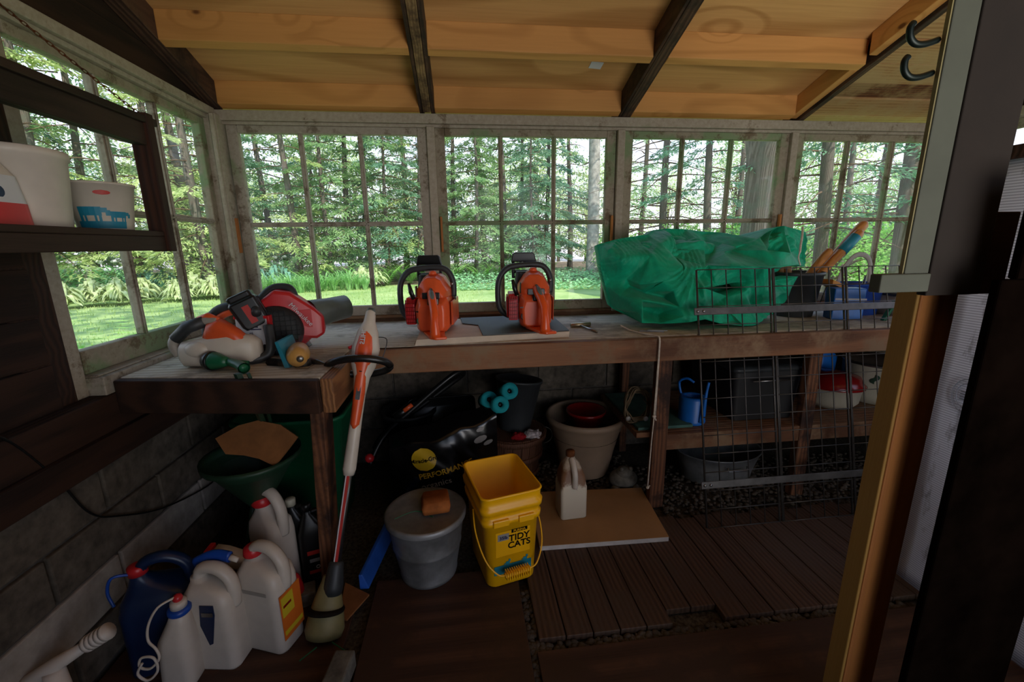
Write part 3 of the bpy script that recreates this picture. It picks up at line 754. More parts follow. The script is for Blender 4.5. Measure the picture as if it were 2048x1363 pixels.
# hostas
def hosta(seed, mat, r_=.42, n_=110):
    random.seed(seed); t = L()
    for k in range(n_):
        a = k*2.4; d = Vector((math.cos(a), math.sin(a), 0)); sd = Vector((-d.y, d.x, 0)); ln = r_*rnd(.25, 1.1); h_ = r_*rnd(.35, 1.0)*(1.3-ln/r_*.5)
        P = [d*ln*s_+Vector((0, 0, h_*math.sin(PI*min(1, s_*.8+.05)))) for s_ in (.1, .35, .6, .82, 1.0)]
        t.strap(P, [.012, .05, .07, .05, .006], sd)
    return t.build('hosta', mat)
hp = [tag(hosta(71, 'hosta'), 'x', 'hosta')]; hb = [tag(hosta(72, 'bluehosta', .5, 40), 'x', 'hosta')]; random.seed(73)
for i, (az, d) in enumerate(((-40, 12.6), (-38, 12.8), (-36.2, 12.5), (-34.4, 12.9), (-31.5, 12.4), (-30, 12.8), (-28.4, 12.3), (-27.3, 12.8), (-12.6, 13.2), (-11.2, 13.4))):
    plant(hp, 0, az, d, rnd(1.1, 1.35), 'white edged hosta', 'variegated hostas at the lawn edge')
for az, d in ((-35.5, 14.2), (-33.6, 14), (-32, 14.4), (-24, 13.9), (-22.4, 14), (-21, 13.8)):
    plant(hb, 0, az, d, rnd(1.1, 1.3), 'blue green hosta', 'blue green hostas in the bed')
# strap-leaved lilies
def lily(seed):
    random.seed(seed); t = L()
    for k in range(60):
        a = rnd(0, 6.28); d = Vector((math.cos(a), math.sin(a), 0)); sd = Vector((-d.y, d.x, 0)); ln = rnd(.15, .5); h_ = rnd(.35, .62); o_ = d*rnd(0, .1)
        t.strap([o_+d*ln*s_**1.6+Vector((0, 0, h_*(1.35*s_-.55*s_**3))) for s_ in (0, .3, .6, .85, 1)], [.016, .02, .018, .012, .003], sd)
    return tag(t.build('lily_clump', 'iris'), 'x', 'plant')
lp = [lily(81)]; random.seed(82)
for i in range(15):
    plant(lp, 0, -24.4+i*.92, rnd(12.5, 13.0), rnd(.85, 1.15), 'strap leaved clump', 'strap leaved clumps along the lawn edge')
# white peonies
def peony():
    random.seed(91); t = thing('peony', 'x', 'flower'); f = L()
    for _ in range(500): f.card((rnd(-.45, .45), rnd(-.35, .35), rnd(.1, .75)), (rnd(-1, 1), rnd(-1, 1), rnd(-.2, .6)), Vector((0, 0, 1)), .13, .05)
    f.build('leaves', 'ivy', t)
    for k in range(6):
        b = B(); p = Vector((rnd(-.4, .4), rnd(-.3, .3), rnd(.7, .9)))
        for j in range(5): b.ball(p+Vector((rnd(-.03, .03), rnd(-.03, .03), rnd(-.01, .03))), .05, 1, (1, 1, .7))
        b.build('blossom', 'petal', t, smooth=True)
    return t
pp = [peony()]
for az, d in ((-40.3, 14), (-38.3, 14.4), (-36.6, 14.1), (-21.6, 14.6)):
    plant(pp, 0, az, d, 1.0, 'white flowering peony', 'white peonies in the bed')
# pale picket fence and red post far off
b = B()
for i in range(60): b.box(16+i*.22, 16.18+i*.22, 19.9, 19.94, 0, 1.7)
tag(b.build('board_fence', plain('pale_green_fence', '9fb08a', .8, 0, .1, 3)), 'pale green vertical board fence behind the trees at the right', 'fence')
name_all()
# ================================================================= THINGS ON THE BENCH
def one(b, name, mat, label, cat, group=None, **k):
    return tag(b.build(name, mat, **k), label, cat, group)
# plaster board and mat under the chainsaws
b = B(); b.hexa([(.805, -.612, bt), (1.425, -.560, bt), (1.44, -.12, bt), (.80, -.16, bt), (.812, -.600, bt+.022), (1.43, -.552, bt+.022), (1.44, -.12, bt+.022), (.805, -.16, bt+.022)])
one(b, 'plaster_board', 'drywall', 'cut piece of pale plaster board lying on the bench under the two chainsaws', 'board', bevel=.001)
b = B(); b.prism([(1.07, -.578), (1.428, -.548), (1.437, -.125), (.98, -.15), (.99, -.30), (1.06, -.36)], bt+.0225, bt+.027)
one(b, 'rubber_mat', 'mat', 'thin dark grey mat on the plaster board under the right chainsaw', 'mat')
b = B(); b.prism([(.578, -.622), (.800, -.622), (.800, -.50), (.785, -.42), (.60, -.40), (.56, -.5)], bt+.0005, bt+.002)
one(b, 'paper_sheet', 'benchtop', 'pale grey thin sheet lying on the bench left of the chainsaws', 'paper')

def chainsaw(label, cap):
    t = thing('chainsaw', label, 'chainsaw', group='orange chainsaws')
    # lower engine housing, lofted front to back
    def sec(y, pts): return [Vector((x, y, z)) for x, z in pts]
    body = [(-.055, .02), (-.04, .006), (.070, .006), (.084, .03), (.086, .12), (.078, .155), (-.045, .155), (-.060, .11)]
    def scl(pts, sx, sz, dz=0): return [(x*sx+.012*(1-sx), z*sz+dz) for x, z in pts]
    b = B(); b.loft([sec(-.115, scl(body, .72, .72, .01)), sec(-.085, scl(body, .95, .95)), sec(0, body), sec(.12, scl(body, .96, .9)), sec(.15, scl(body, .8, .7, .02))]); b.build('engine_housing', 'orange', t, True, .006)
    top = [(-.058, .145), (.082, .145), (.080, .175), (.052, .225), (.030, .238), (-.010, .238), (-.030, .222), (-.056, .180)]
    b = B(); b.loft([sec(-.10, [(x*.62+.01, .145+(z-.145)*.35) for x, z in top]), sec(-.070, [(x*.92, .145+(z-.145)*.86) for x, z in top]), sec(-.02, top), sec(.07, [(x*.97, .145+(z-.145)*.97) for x, z in top]), sec(.125, [(x*.85, .145+(z-.145)*.55) for x, z in top])])
    tc_ = b.build('top_cover', 'orange', t, True, .005)
    b = B(); b.lathe([(.016, 0), (.016, .008), (.012, .014), (.004, .016)], (.010, -.02, .236), 16); b.build('cover_knob', 'orange', tc_, True)
    b = B(); b.box(-.050, -.046, -.098, -.065, .150, .195).box(-.02, .05, -.112, -.106, .145, .170); b.build('filter_latch', 'black', t, bevel=.003)
    b = B(); b.box(.0, .045, -.116, -.08, .118, .150); b.build('choke_recess', 'black', t, bevel=.006)
    # starter cover with its grille
    b = B(); b.loft([[Vector((x, y, z)) for y, z in ((-.075, .035), (.085, .03), (.10, .07), (.095, .125), (.06, .145), (-.06, .145), (-.078, .12))] for x in (-.060, -.098)])
    b.loft([[Vector((x, y*.8, .088+(z-.088)*.8)) for y, z in ((-.075, .035), (.085, .03), (.10, .07), (.095, .125), (.06, .145), (-.06, .145), (-.078, .12))] for x in (-.098, -.106)])
    s_ = b.build('starter_cover', 'red', t, True, .004)
    b = B()
    for i in range(6): b.box(-.098, -.058, -.0795, -.076, .042+i*.016, .045+i*.016)
    for i in range(6): b.box(-.098+i*.0075, -.096+i*.0075, -.0795, -.076, .04, .138)
    b.build('grille_bars', 'dred', s_)
    b = B(); b.box(-.108, -.1055, -.05, .06, .06, .12); b.build('cover_label', 'labelw', s_)
    b = B(); b.tube([(-.062, -.075, .14), (-.072, -.075, .17), (-.080, -.07, .205)], [.008, .010, .006], 8, flat=.5); b.build('starter_grip', 'black', t, True)
    # front handle
    P = spline([(-.055, .02, .035), (-.100, .02, .042), (-.135, .02, .075), (-.142, .02, .14), (-.135, .02, .20), (-.105, .02, .243), (-.06, .02, .258), (.03, .02, .262), (.068, .02, .245), (.088, .02, .20), (.088, .02, .14)], 4)
    b = B(); b.tube(P, .0125, 12); b.build('front_handle', 'dgrey', t, True)
    b = B(); b.tube([(.088, .02, .165), (.088, .02, .125)], .009, 10); b.ball((.086, .0, .195), .008, 2); b.build('handle_bolt', 'metal', t, True)
    # hand guard
    b = B(); b.prism([(-.080, .272), (-.074, .305), (-.066, .313), (.018, .313), (.026, .305), (.034, .270)], -.006, .006, T(0, .085, .0) @ Rx(PI/2) @ Matrix.Identity(4))
    b.box(-.078, -.064, .075, .092, .20, .275).box(.020, .034, .075, .092, .20, .275).box(-.078, .034, .074, .09, .222, .236)
    b.build('hand_guard', 'black', t, bevel=.004)
    b = B(); b.rrect([(.150, -.03, .06, .04, .05, .02), (.232, -.025, .06, .035, .045, .02)]); b.build('cylinder_shroud', 'dgrey', t, True, .003)
    # rear handle: grip, loop and foot
    b = B()
    def hsec(c, d, w_, h_):
        c = Vector(c); d = Vector(d).normalized(); s0 = Vector((1, 0, 0)); n_ = s0.cross(d)
        return [c+s0*w_*math.cos(2*PI*k/12)+n_*h_*math.sin(2*PI*k/12) for k in range(12)]
    pts = [((.012, -.075, .168), (0, -.9, .1)), ((.018, -.115, .163), (0, -1, -.25)), ((.030, -.155, .135), (0, -.8, -.6)), ((.040, -.185, .100), (0, -.6, -.9)), ((.042, -.200, .062), (0, -.2, -1)), ((.042, -.204, .022), (0, 0, -1)), ((.042, -.204, .006), (0, 0, -1))]
    b.loft([hsec(c, d, .017 if i < 5 else .020, .019 if i < 5 else .016) for i, (c, d) in enumerate(pts)])
    rh = b.build('rear_handle', 'orange2', t, True)
    b = B(); b.prism([(-.030, -.085), (.06, -.085), (.075, -.18), (.088, -.210), (.045, -.222), (.020, -.205)], 0, .012); b.build('rear_hand_guard', 'orange2', t, bevel=.004)
    b = B(); b.tube([(.016, -.105, .183), (.025, -.140, .168), (.033, -.168, .138)], [.006, .009, .006], 8); b.build('throttle_lock', 'mgrey', rh, True)
    b = B(); b.tube([(.034, -.125, .135), (.034, -.14, .115), (.034, -.15, .118)], [.006, .007, .004], 8); b.build('throttle_trigger', 'black', rh, True)
    b = B(); b.lathe([(.019, 0), (.019, .008), (.014, .010), (.014, .003)], (0, 0, 0), 20, T(-.030, -.098, .055) @ Rx(PI/2)); b.build('fuel_cap', cap, t, True)
    b = B(); b.box(-.052, .0, -.1135, -.108, .092, .096).box(-.0, .004, -.1135, -.108, .092, .13); b.build('housing_seam', 'black', t)
    b = B(); b.prism([(.088, -.08), (.094, -.06), (.094, .12), (.088, .14)], .03, .13); b.build('clutch_cover', 'orange', t, bevel=.004)
    return t
a = chainsaw('left orange chainsaw, with green fuel cap, on the plaster board end', 'green'); a.location = (.868, -.405, bt+.023); a.rotation_euler = (0, 0, -.12)
c = chainsaw('orange chainsaw standing on the dark mat at the right end of the plaster board', 'black'); c.location = (1.290, -.405, bt+.028); c.rotation_euler = (0, 0, -.08)

# small T-handled wrench
t = thing('spark_plug_wrench', 'small metal T shaped wrench lying on the bench right of the mat', 'wrench', (1.54, -.42, bt))
b = B(); b.tube([(-.055, .06, .010), (.04, .075, .010)], .0095, 12); b.build('socket_bar', 'brass', t, True)
b = B(); b.tube([(-.012, .064, .008), (.022, -.085, .005)], [.004, .0045], 8); b.build('driver_shaft', 'metal', t, True)
b = B(); b.box(-.05, .05, -.006, .006, 0, .006, T(1.80, -.52, bt) @ Rz(-.35)); b.box(-.03, .05, -.004, .008, .006, .010, T(1.81, -.53, bt) @ Rz(-.3))
one(b, 'metal_bracket', 'galv', 'small flat grey metal bracket lying near the bench front edge below the tarp', 'bracket')

# red leaf blower
t = thing('leaf_blower', 'red and black cordless leaf blower lying on the bench in the left corner', 'leaf blower', (.33, -.60, bt))
def at(b, name, mat, par=None, **k):
    return b.build(name, mat, par if par is not None else t, **k)
b = B(); m = T(.012, .015, .108) @ Rz(.25) @ Rx(PI/2-.25)
b.lathe([(.02, -.055), (.075, -.052), (.098, -.03), (.104, 0), (.098, .03), (.075, .052), (.02, .055)], (0, 0, 0), 32, m); hs = at(b, 'fan_housing', 'red', smooth=True)
b = B(); b.loft([[T(-.012, .0, .115) @ Rz(.25) @ Vector(q) for q in r_] for r_ in (
    [(-.05, -.045, .02), (-.05, .045, .02), (-.05, .045, .075), (-.05, -.045, .075)], [(.0, -.055, -.01), (.0, .055, -.01), (.0, .05, .115), (.0, -.05, .115)],
    [(.05, -.058, -.06), (.05, .058, -.06), (.05, .045, .105), (.05, -.045, .105)], [(.125, -.055, -.07), (.125, .055, -.07), (.125, .045, .045), (.125, -.045, .045)], [(.155, -.045, -.055), (.155, .045, -.055), (.155, .04, .01), (.155, -.04, .01)])])
at(b, 'motor_shroud', 'red', smooth=True, bevel=.010)
m = T(.085, .05, .125) @ Rz(.85) @ Ry(PI/2-.08)
b = B(); b.lathe([(.056, 0), (.053, .04), (.049, .08), (.047, .155), (.044, .155), (.043, .12), (.05, .01)], (0, 0, 0), 28, m, cap=False, sy=1.0); at(b, 'nozzle_tube', 'mgrey', smooth=True)
m = T(.002, -.062, .088) @ Rz(.2) @ Rx(PI/2-.05)
b = B(); b.lathe([(.01, .02), (.06, .022), (.082, .014), (.088, 0), (.088, -.05)], (0, 0, 0), 32, m)
it = at(b, 'intake_guard', 'blacksoft', smooth=True)
b = B()
for i in range(9):
    for s_ in (0, 1):
        h_ = math.sqrt(max(0, .08**2-(-.07+i*.0175)**2))
        b.box(-.07+i*.0175-.001, -.07+i*.0175+.001, -h_, h_, .020, .024, m @ Rz(s_*PI/2))
at(b, 'intake_grille', 'black', it)
b = B(); b.prism([(-.055, 0), (-.025, 0), (.01, .03), (-.03, .05)], -.02, .02, T(0, -.085, 0) @ Rx(PI/2)); at(b, 'stand_foot', 'black', bevel=.004); b = B(); b.prism([(.02, 0), (.07, 0), (.05, .04), (.02, .04)], -.02, .02, T(0, .06, 0) @ Rx(PI/2)); at(b, 'stand_foot', 'black', bevel=.004)
# battery
m = T(-.075, -.07, .165) @ Rz(.35) @ Ry(-.42) @ Rx(-.1)
b = B(); b.rrect([(-.06, 0, 0, .038, .044, .012), (-.045, 0, 0, .044, .048, .012), (.035, 0, 0, .046, .050, .012), (.042, 0, 0, .040, .044, .012), (.060, 0, 0, .040, .044, .012), (.064, 0, 0, .032, .036, .012)], mat=m); ba = at(b, 'battery', 'black', smooth=True, bevel=.003)
b = B(); b.box(-.010, .012, -.0515, -.0485, -.045, .018, m); at(b, 'battery_stripe', 'redprint', ba)
b = B(); b.box(.046, .0475, -.03, .03, -.03, .025, m); at(b, 'battery_side_panel', 'dgrey', ba)
P = spline([(-.07, .0, .185), (-.04, .02, .220), (-.01, .03, .232), (.03, .03, .225), (.045, .025, .18)], 5)
b = B(); b.tube(P, [.017]*len(P), 12, flat=.9); hd = at(b, 'handle', 'dgrey', smooth=True)
b = B(); b.tube([(-.015, .02, .215), (-.005, .015, .195), (.005, .015, .20)], [.009, .010, .006], 8); at(b, 'trigger', 'black', hd, smooth=True)
b = B(); b.box(.10, .14, -.03, -.026, .10, .165, T(-.03, -.028, -.01) @ Rz(.25)); at(b, 'maker_panel', 'red')
text('lettering', 'Milwaukee', .024, 'labelw', t, xf=T(.085, -.060, .138) @ Rz(.25) @ Rx(PI/2) @ Rz(-.9))

# white and orange hedge trimmer with the large wrap-around handle
t = thing('hedge_trimmer', 'white and orange hedge trimmer with black wrap round handle in left bench corner', 'hedge trimmer', (.18, -.78, bt))
b = B()
def blob(secs, nn=16):
    rings = []
    for c, hx, hy, hz in secs:   # sections along local x
        rings.append([Vector((c[0], c[1]+hy*math.copysign(abs(math.cos(2*PI*k/nn))**.7, math.cos(2*PI*k/nn)), c[2]+hz*math.copysign(abs(math.sin(2*PI*k/nn))**.7, math.sin(2*PI*k/nn)))) for k in range(nn)])
    return rings
b.loft(blob([((-.10, 0, .045), 0, .02, .025), ((-.085, 0, .045), 0, .035, .042), ((-.02, 0, .05), 0, .042, .05), ((.06, 0, .055), 0, .042, .055), ((.12, .01, .05), 0, .035, .045), ((.14, .01, .05), 0, .02, .03)])); bd = b.build('body', 'whitep', t, True)
b = B(); b.loft(blob([((-.02, 0, .085), 0, .02, .02), ((.0, 0, .11), 0, .03, .035), ((.035, 0, .115), 0, .032, .04), ((.08, 0, .09), 0, .030, .03), ((.11, 0, .075), 0, .02, .015)])); b.build('top_cover', 'orange', t, True)
P = spline([(-.105, 0, .04), (-.118, 0, .075), (-.10, 0, .105), (-.06, 0, .135), (-.01, 0, .150), (.025, 0, .145)], 5)
b = B(); b.tube(P, [.016]*len(P), 12, flat=1.1); h = b.build('rear_handle', 'greypl', t, True)
b = B(); b.tube([P[8]+Vector((0, 0, 0)), P[14], P[20]], [.019, .020, .019], 12); b.build('grip', 'dgrey', h, True)
b = B(); b.tube([(-.03, 0, .155), (.0, 0, .165), (.03, 0, .15)], [.01, .012, .01], 8); b.build('switch_lever', 'orange', h, True)
b = B(); b.tube(spline([(-.07, .1, .075), (-.065, .1, .12), (-.03, .1, .165), (.02, .1, .183), (.09, .1, .185), (.12, .06, .16)], 5), .015, 12); b.tube(spline([(.155, .05, .12), (.165, .03, .06), (.155, .02, .025), (.12, .0, .015), (.09, 0, .015)], 5), .015, 12); b.build('loop_handle', 'dgrey', t, True)
b = B(); b.tube(spline([(-.055, .098, .08), (-.045, .098, .12), (-.015, .098, .148), (.03, .098, .165), (.09, .098, .167)], 5), .012, 10); b.build('handle_inlay', 'orange', t, True)
b = B(); b.box(.03, .14, .085, .12, .04, .145, Rz(-.05)); bx_ = b.build('motor_box', 'labelw', t, bevel=.005)
b = B(); b.box(.028, .142, .082, .122, .139, .149, Rz(-.05)).box(.138, .146, .082, .122, .04, .149, Rz(-.05)); b.build('red_trim', 'red', bx_, bevel=.001)
b = B()
for i in range(4): b.box(.08, .115-.01*(i % 2), .0825, .0845, .10+i*.008, .104+i*.008, Rz(-.05))
b.build('printed_lines', 'labeldark', bx_)
b = B(); b.ball((-.03, -.028, .062), .034, 3, (1.2, .7, .8)); b.build('side_cap', 'whitep', t, True)

# green hose nozzle
t = thing('hose_nozzle', 'green plastic garden hose nozzle lying at the front of the bench return', 'nozzle', (.255, -.855, bt))
m = T(-.055, .02, .03) @ Rz(-.35) @ Ry(PI/2)
b = B(); b.lathe([(.026, -.02), (.030, -.005), (.030, .003)], (0, 0, 0), 20, m); b.build('spray_head', 'black', t, True)
b = B(); b.lathe([(.028, 0), (.028, .012), (.018, .045), (.013, .06)], (0, 0, 0), 20, m); b.tube([(-.01, .005, .028), (.06, .0, .020)], .010, 12); b.build('body', 'green', t, True)
b = B(); b.tube([(-.01, .008, .03), (.02, -.005, .026), (.045, -.025, .024), (.072, -.052, .020)], [.012, .013, .0145, .0175], 16, cap=False); b.tube([(.071, -.051, .020), (.062, -.042, .021)], .0125, 12); b.build('grip', 'green', t, True)
b = B(); b.tube([(.357, -.80, bt+.010), (.43, -.835, bt+.010)], [.012, .010], 8, flat=1.6)
one(b, 'bristle_brush', 'dirty', 'short dark bristle brush lying between the nozzle and the packaged bulb', 'brush')
# product pack
t = thing('bulb_pack', 'yellowed round fitting in a torn clear pack with teal card on the bench return corner', 'package', (.455, -.80, bt))
b = B(); m = T(.0, -.02, .034) @ Rz(.25) @ Rx(PI/2+.1); b.lathe([(.004, .048), (.024, .045), (.034, .02), (.036, -.01), (.030, -.045), (.01, -.05)], (0, 0, 0), 24, m); b.build('fitting', 'bulb', t, True)
b = B(); b.lathe([(.011, .047), (.010, .051), (.004, .053)], (.010, .0, .002), 16, m); b.build('button', 'metal', t, True)
b = B(); b.prism([(-.055, .085), (-.045, .085), (-.02, .0), (-.035, .0)], -.07, .05, T(.0, .0, 0) @ Rx(PI/2)); b.build('backing_card', 'tealprint', t)
b = B(); b.hexa([(-.05, -.06, 0), (.045, -.075, 0), (.055, .06, 0), (-.05, .07, 0), (-.05, -.06, .07), (.04, -.075, .068), (.05, .06, .075), (-.05, .07, .085)]); b.build('clear_shell', 'film', t)

# string trimmer leaning on the bench corner
bot = Vector((.550, -1.085, .06)); top = Vector((.684, -.75, .950))
t = thing('string_trimmer', 'white and orange string trimmer leaning against the end of the bench return', 'string trimmer', tuple(bot))
ax = (top-bot).normalized()
def onax(s_): return bot+(top-bot)*s_-bot
def ring(s_, rx_, ry_, nn=18):
    u_ = ax.cross(Vector((0, 1, 0))).normalized(); v_ = ax.cross(u_); c_ = onax(s_)
    return [c_+u_*rx_*math.cos(2*PI*k/nn)+v_*ry_*math.sin(2*PI*k/nn) for k in range(nn)]
b = B(); b.loft([ring(.12, .012, .012), ring(.48, .012, .012)]); b.build('lower_shaft', 'metal', t, True)
b = B(); b.loft([ring(.43, .016, .016), ring(.45, .021, .021), ring(.62, .019, .019), ring(.74, .020, .020)]); b.build('upper_shaft', 'whitep', t, True)
sd_ = ax.cross(Vector((0, 1, 0))).normalized(); fr_ = sd_.cross(ax)
if fr_.y > 0: fr_ = -fr_
Mx = Matrix((sd_, ax, fr_)).transposed().to_4x4()
b = B(); b.box(-.0055, .0055, .13, .45, .0115, .0125, Mx); b.build('red_stripe', 'redprint', t)
b = B(); b.box(.003, .0065, .13, .45, .0118, .013, Mx); b.build('scale_strip', 'labelw', t)
b = B(); b.loft([ring(.70, .020, .022), ring(.76, .026, .028), ring(.80, .040, .036), ring(.86, .046, .040), ring(.92, .034, .032), ring(.955, .020, .022), ring(.99, .016, .018), ring(1.0, .010, .012)]); b.build('motor_housing', 'whitep', t, True)
b = B(); b.loft([[q+fr_*.010 for q in ring(s_, a_, c_)] for s_, a_, c_ in ((.585, .006, .012), (.60, .015, .014), (.70, .018, .017), (.77, .020, .022), (.81, .032, .032), (.86, .034, .036), (.90, .026, .030), (.935, .006, .014))]); oc = b.build('orange_cover', 'orange', t, True)
b = B(); b.box(-.007, .007, .655, .72, .026, .0275, Mx); b.build('silver_label', 'metal', oc)
b = B(); b.box(-.005, .006, .745, .775, .030, .034, Mx); b.build('switch_button', 'black', oc, bevel=.002)
text('lettering', 'STIHL', .02, 'labelw', oc, xf=Mx @ T(.012, .86, .0475) @ Rz(PI/2), bold=True)
b = B(); b.tube([onax(.955), onax(.985), onax(1.005)], [.018, .017, .012], 14); b.build('end_grip', 'mgrey', t, True)
# loop handle
cc = onax(.755); fl_ = Vector((0, -1, .22)).normalized(); cc = onax(.80)+Vector((-.012, -.010, .0)); P = [cc+Vector((1, 0, 0))*.100*math.cos(a_)+Vector((0, -.045, .040))*math.sin(a_) for a_ in [2*PI*k/28 for k in range(29)]]
b = B(); b.tube(P, .0125, 12); b.build('loop_handle', 'black', t, True)
b = B(); b.tube([cc+Vector((-.10, .0, .0)), cc+Vector((-.145, .02, .015)), cc+Vector((-.165, .03, .02))], [.012, .013, .010], 10); b.lathe([(.004, .022), (.022, .020), (.028, .008), (.026, -.01)], cc+Vector((-.178, .0, .022)), 20, Rz(.3) @ Rx(PI/2)); b.build('clamp_knob', 'black', t, True)
b = B(); b.tube(spline([onax(.90)+Vector((.03, 0, 0)), onax(.89)+Vector((.065, 0, 0)), onax(.83)+Vector((.06, 0, 0)), onax(.80)+Vector((.045, 0, 0))], 5), .0016, 6); b.build('wire', 'black', t)
b = B(); b.tube([onax(.87)+Vector((-.045, 0, 0)), onax(.865)+Vector((-.056, -.005, 0))], .006, 8); b.build('red_button', 'red', t, True)
b = B(); b.loft([ring(.06, .028, .028), ring(.085, .030, .030), ring(.15, .022, .022), ring(.16, .018, .018)]); b.build('gearbox_collar', 'dgrey', t, True)
m = T(-.015, -.01, 0)
b = B(); b.lathe([(.02, -.055), (.052, -.05), (.058, -.03), (.050, .02), (.040, .06), (.026, .105), (.022, .12)], (-.010, -.004, -.01), 24, Rx(-.42) @ Ry(.10), sy=.85); hd = b.build('cutting_head', 'olive', t, True)
b = B(); b.lathe([(.0565, -.005), (.0585, 0), (.0565, .005)], (-.010, -.004, .02), 24, Rx(-.42) @ Ry(.10), sy=.87); b.build('head_seam', 'dirty', hd, True)
b = B(); b.tube([(.02, -.06, -.045), (.07, -.09, -.055)], .002, 5); b.tube([(-.02, -.07, -.045), (-.06, -.10, -.055)], .002, 5); b.build('cutting_line', 'green', t)

# ---- green tarp heap
t = thing('tarp', 'crumpled bright green nylon tarp heaped on the bench in front of the windows', 'tarp', (2.12, -.30, bt))
def hsh(x, y): return noise.noise(Vector((x*1.7+3.1, y*1.7-8.2, 4.4)))
def puff(center, rad, seed, nu=110, nv=70, amp=.24, fr_=2.2, stretch=(1, 1, 1), tilt=0):
    b = B(); cx, cyy, cz = center
    R_ = Ry(tilt).to_3x3()
    def f(u, v):
        th = 2*PI*u; ph = PI*(v*.998+.001)
        d = Vector((math.sin(ph)*math.cos(th), math.sin(ph)*math.sin(th), math.cos(ph)))
        q = Vector((d.x*stretch[0], d.y*stretch[1], d.z*stretch[2]))*fr_+Vector((seed*3.7, seed*1.3, seed*7.1))
        q = q+Vector((noise.noise(q*.8), noise.noise(q*.8+Vector((5, 5, 5))), noise.noise(q*.8+Vector((9, 1, 3)))))*.55
        d1 = noise.voronoi(q)[0]; d2 = noise.voronoi(q*2.1+Vector((2, 7, 1)))[0]
        k = 1-amp*1.1*d1[0]-amp*.35*d2[0]+amp*.25*min(.5, d1[1]-d1[0])+.03*noise.noise(q*5)
        sx = (abs(d.x)**.85)*math.copysign(1, d.x); sz = (abs(d.z)**.8)*math.copysign(1, d.z)
        p = R_ @ Vector((sx*rad[0]*k, d.y*rad[1]*k, sz*rad[2]*k)); p = Vector(center)+p
        if p.z < .004: p.z = .004+.002*abs(math.sin(p.x*40))
        if p.y > .27: p.y = .27
        return p
    b.grid(f, nu, nv); bmesh.ops.remove_doubles(b.bm, verts=b.bm.verts, dist=.0006)
    return b
def merge(bs):
    a = bs[0]
    for o in bs[1:]:
        me = bpy.data.meshes.new('m'); o.bm.to_mesh(me); a.bm.from_mesh(me); bpy.data.meshes.remove(me); o.bm.free()
    return a
heap = merge([puff((-.22, .11, .26), (.22, .17, .15), 1, tilt=.10, fr_=1.7), puff((-.06, .12, .28), (.24, .16, .13), 2, fr_=1.6, tilt=-.1), puff((-.10, .11, .10), (.28, .18, .12), 3, fr_=2.4),
              puff((.22, .10, .26), (.30, .14, .12), 5, fr_=1.5, tilt=-.12), puff((.42, .10, .33), (.14, .12, .09), 6, fr_=1.5, tilt=-.4), puff((.12, .08, .08), (.28, .16, .10), 8, fr_=2.6)])
from mathutils.geometry import delaunay_2d_cdt
FP = [(-0.485,0.080,0.370),(-0.383,0.100,0.396),(-0.217,0.160,0.415),(-0.169,0.200,0.436),(-0.091,0.220,0.443),(0.017,0.220,0.440),(0.088,0.180,0.427),(0.035,0.060,0.346),(-0.060,-0.070,0.216),(-0.173,-0.130,0.213),(-0.130,-0.000,0.306),(-0.117,0.040,0.403),(-0.197,-0.010,0.371),(-0.274,-0.060,0.326),(-0.343,-0.110,0.195),(-0.422,-0.120,0.304),(-0.376,-0.040,0.216),(-0.487,0.020,0.290),(-0.459,-0.040,0.344),(-0.434,-0.000,0.209),(-0.462,-0.010,0.183),(-0.430,0.030,0.078),(-0.318,-0.010,0.085),(-0.422,-0.080,0.146),(-0.353,-0.000,0.180),(-0.300,-0.040,0.155),(-0.249,-0.140,0.210),(-0.272,-0.100,0.187),(-0.112,-0.130,0.206),(-0.196,-0.190,0.101),(-0.350,-0.160,0.133),(-0.217,-0.060,0.133),(-0.213,-0.160,0.170),(-0.377,-0.000,0.058),(-0.339,-0.160,0.028),(-0.366,-0.180,0.079),(-0.268,-0.160,0.026),(-0.244,-0.080,0.065),(-0.182,-0.200,0.066),(-0.091,-0.160,0.083),(0.037,0.100,0.386),(-0.074,0.000,0.337),(-0.150,-0.120,0.263),(0.112,0.200,0.401),(0.199,0.220,0.421),(0.287,0.200,0.401),(0.149,0.080,0.367),(0.364,0.180,0.406),(0.445,0.120,0.438),(0.461,0.060,0.447),(0.502,0.040,0.435),(0.600,0.100,0.416),(0.615,0.100,0.378),(0.568,0.080,0.344),(0.509,0.040,0.322),(-0.040,-0.120,0.269),(0.153,-0.080,0.345),(0.290,-0.030,0.386),(0.273,-0.130,0.333),(0.403,-0.080,0.315),(0.450,-0.060,0.265),(0.261,-0.150,0.267),(0.111,-0.170,0.271),(0.172,0.100,0.332),(0.068,0.020,0.318),(0.021,0.020,0.319),(0.045,-0.170,0.272),(0.247,-0.140,0.256),(0.571,-0.000,0.247),(0.458,-0.060,0.209),(0.380,-0.080,0.174),(0.331,-0.040,0.189),(0.199,-0.120,0.209),(0.137,-0.060,0.195),(0.001,-0.120,0.192),(-0.030,-0.080,0.232),(-0.071,-0.160,0.177),(0.072,-0.080,0.133),(0.145,-0.140,0.159),(0.267,-0.100,0.151),(0.402,-0.060,0.133),(0.418,-0.040,0.084),(0.259,-0.120,0.094),(0.211,-0.040,0.079),(0.026,-0.160,0.090),(-0.030,-0.120,0.097),(0.347,-0.060,0.038),(0.221,-0.140,0.005),(0.130,-0.170,0.003),(0.099,-0.100,0.024),(-0.008,-0.180,0.025),(-0.083,-0.200,0.047),(0.177,-0.160,0.059)]
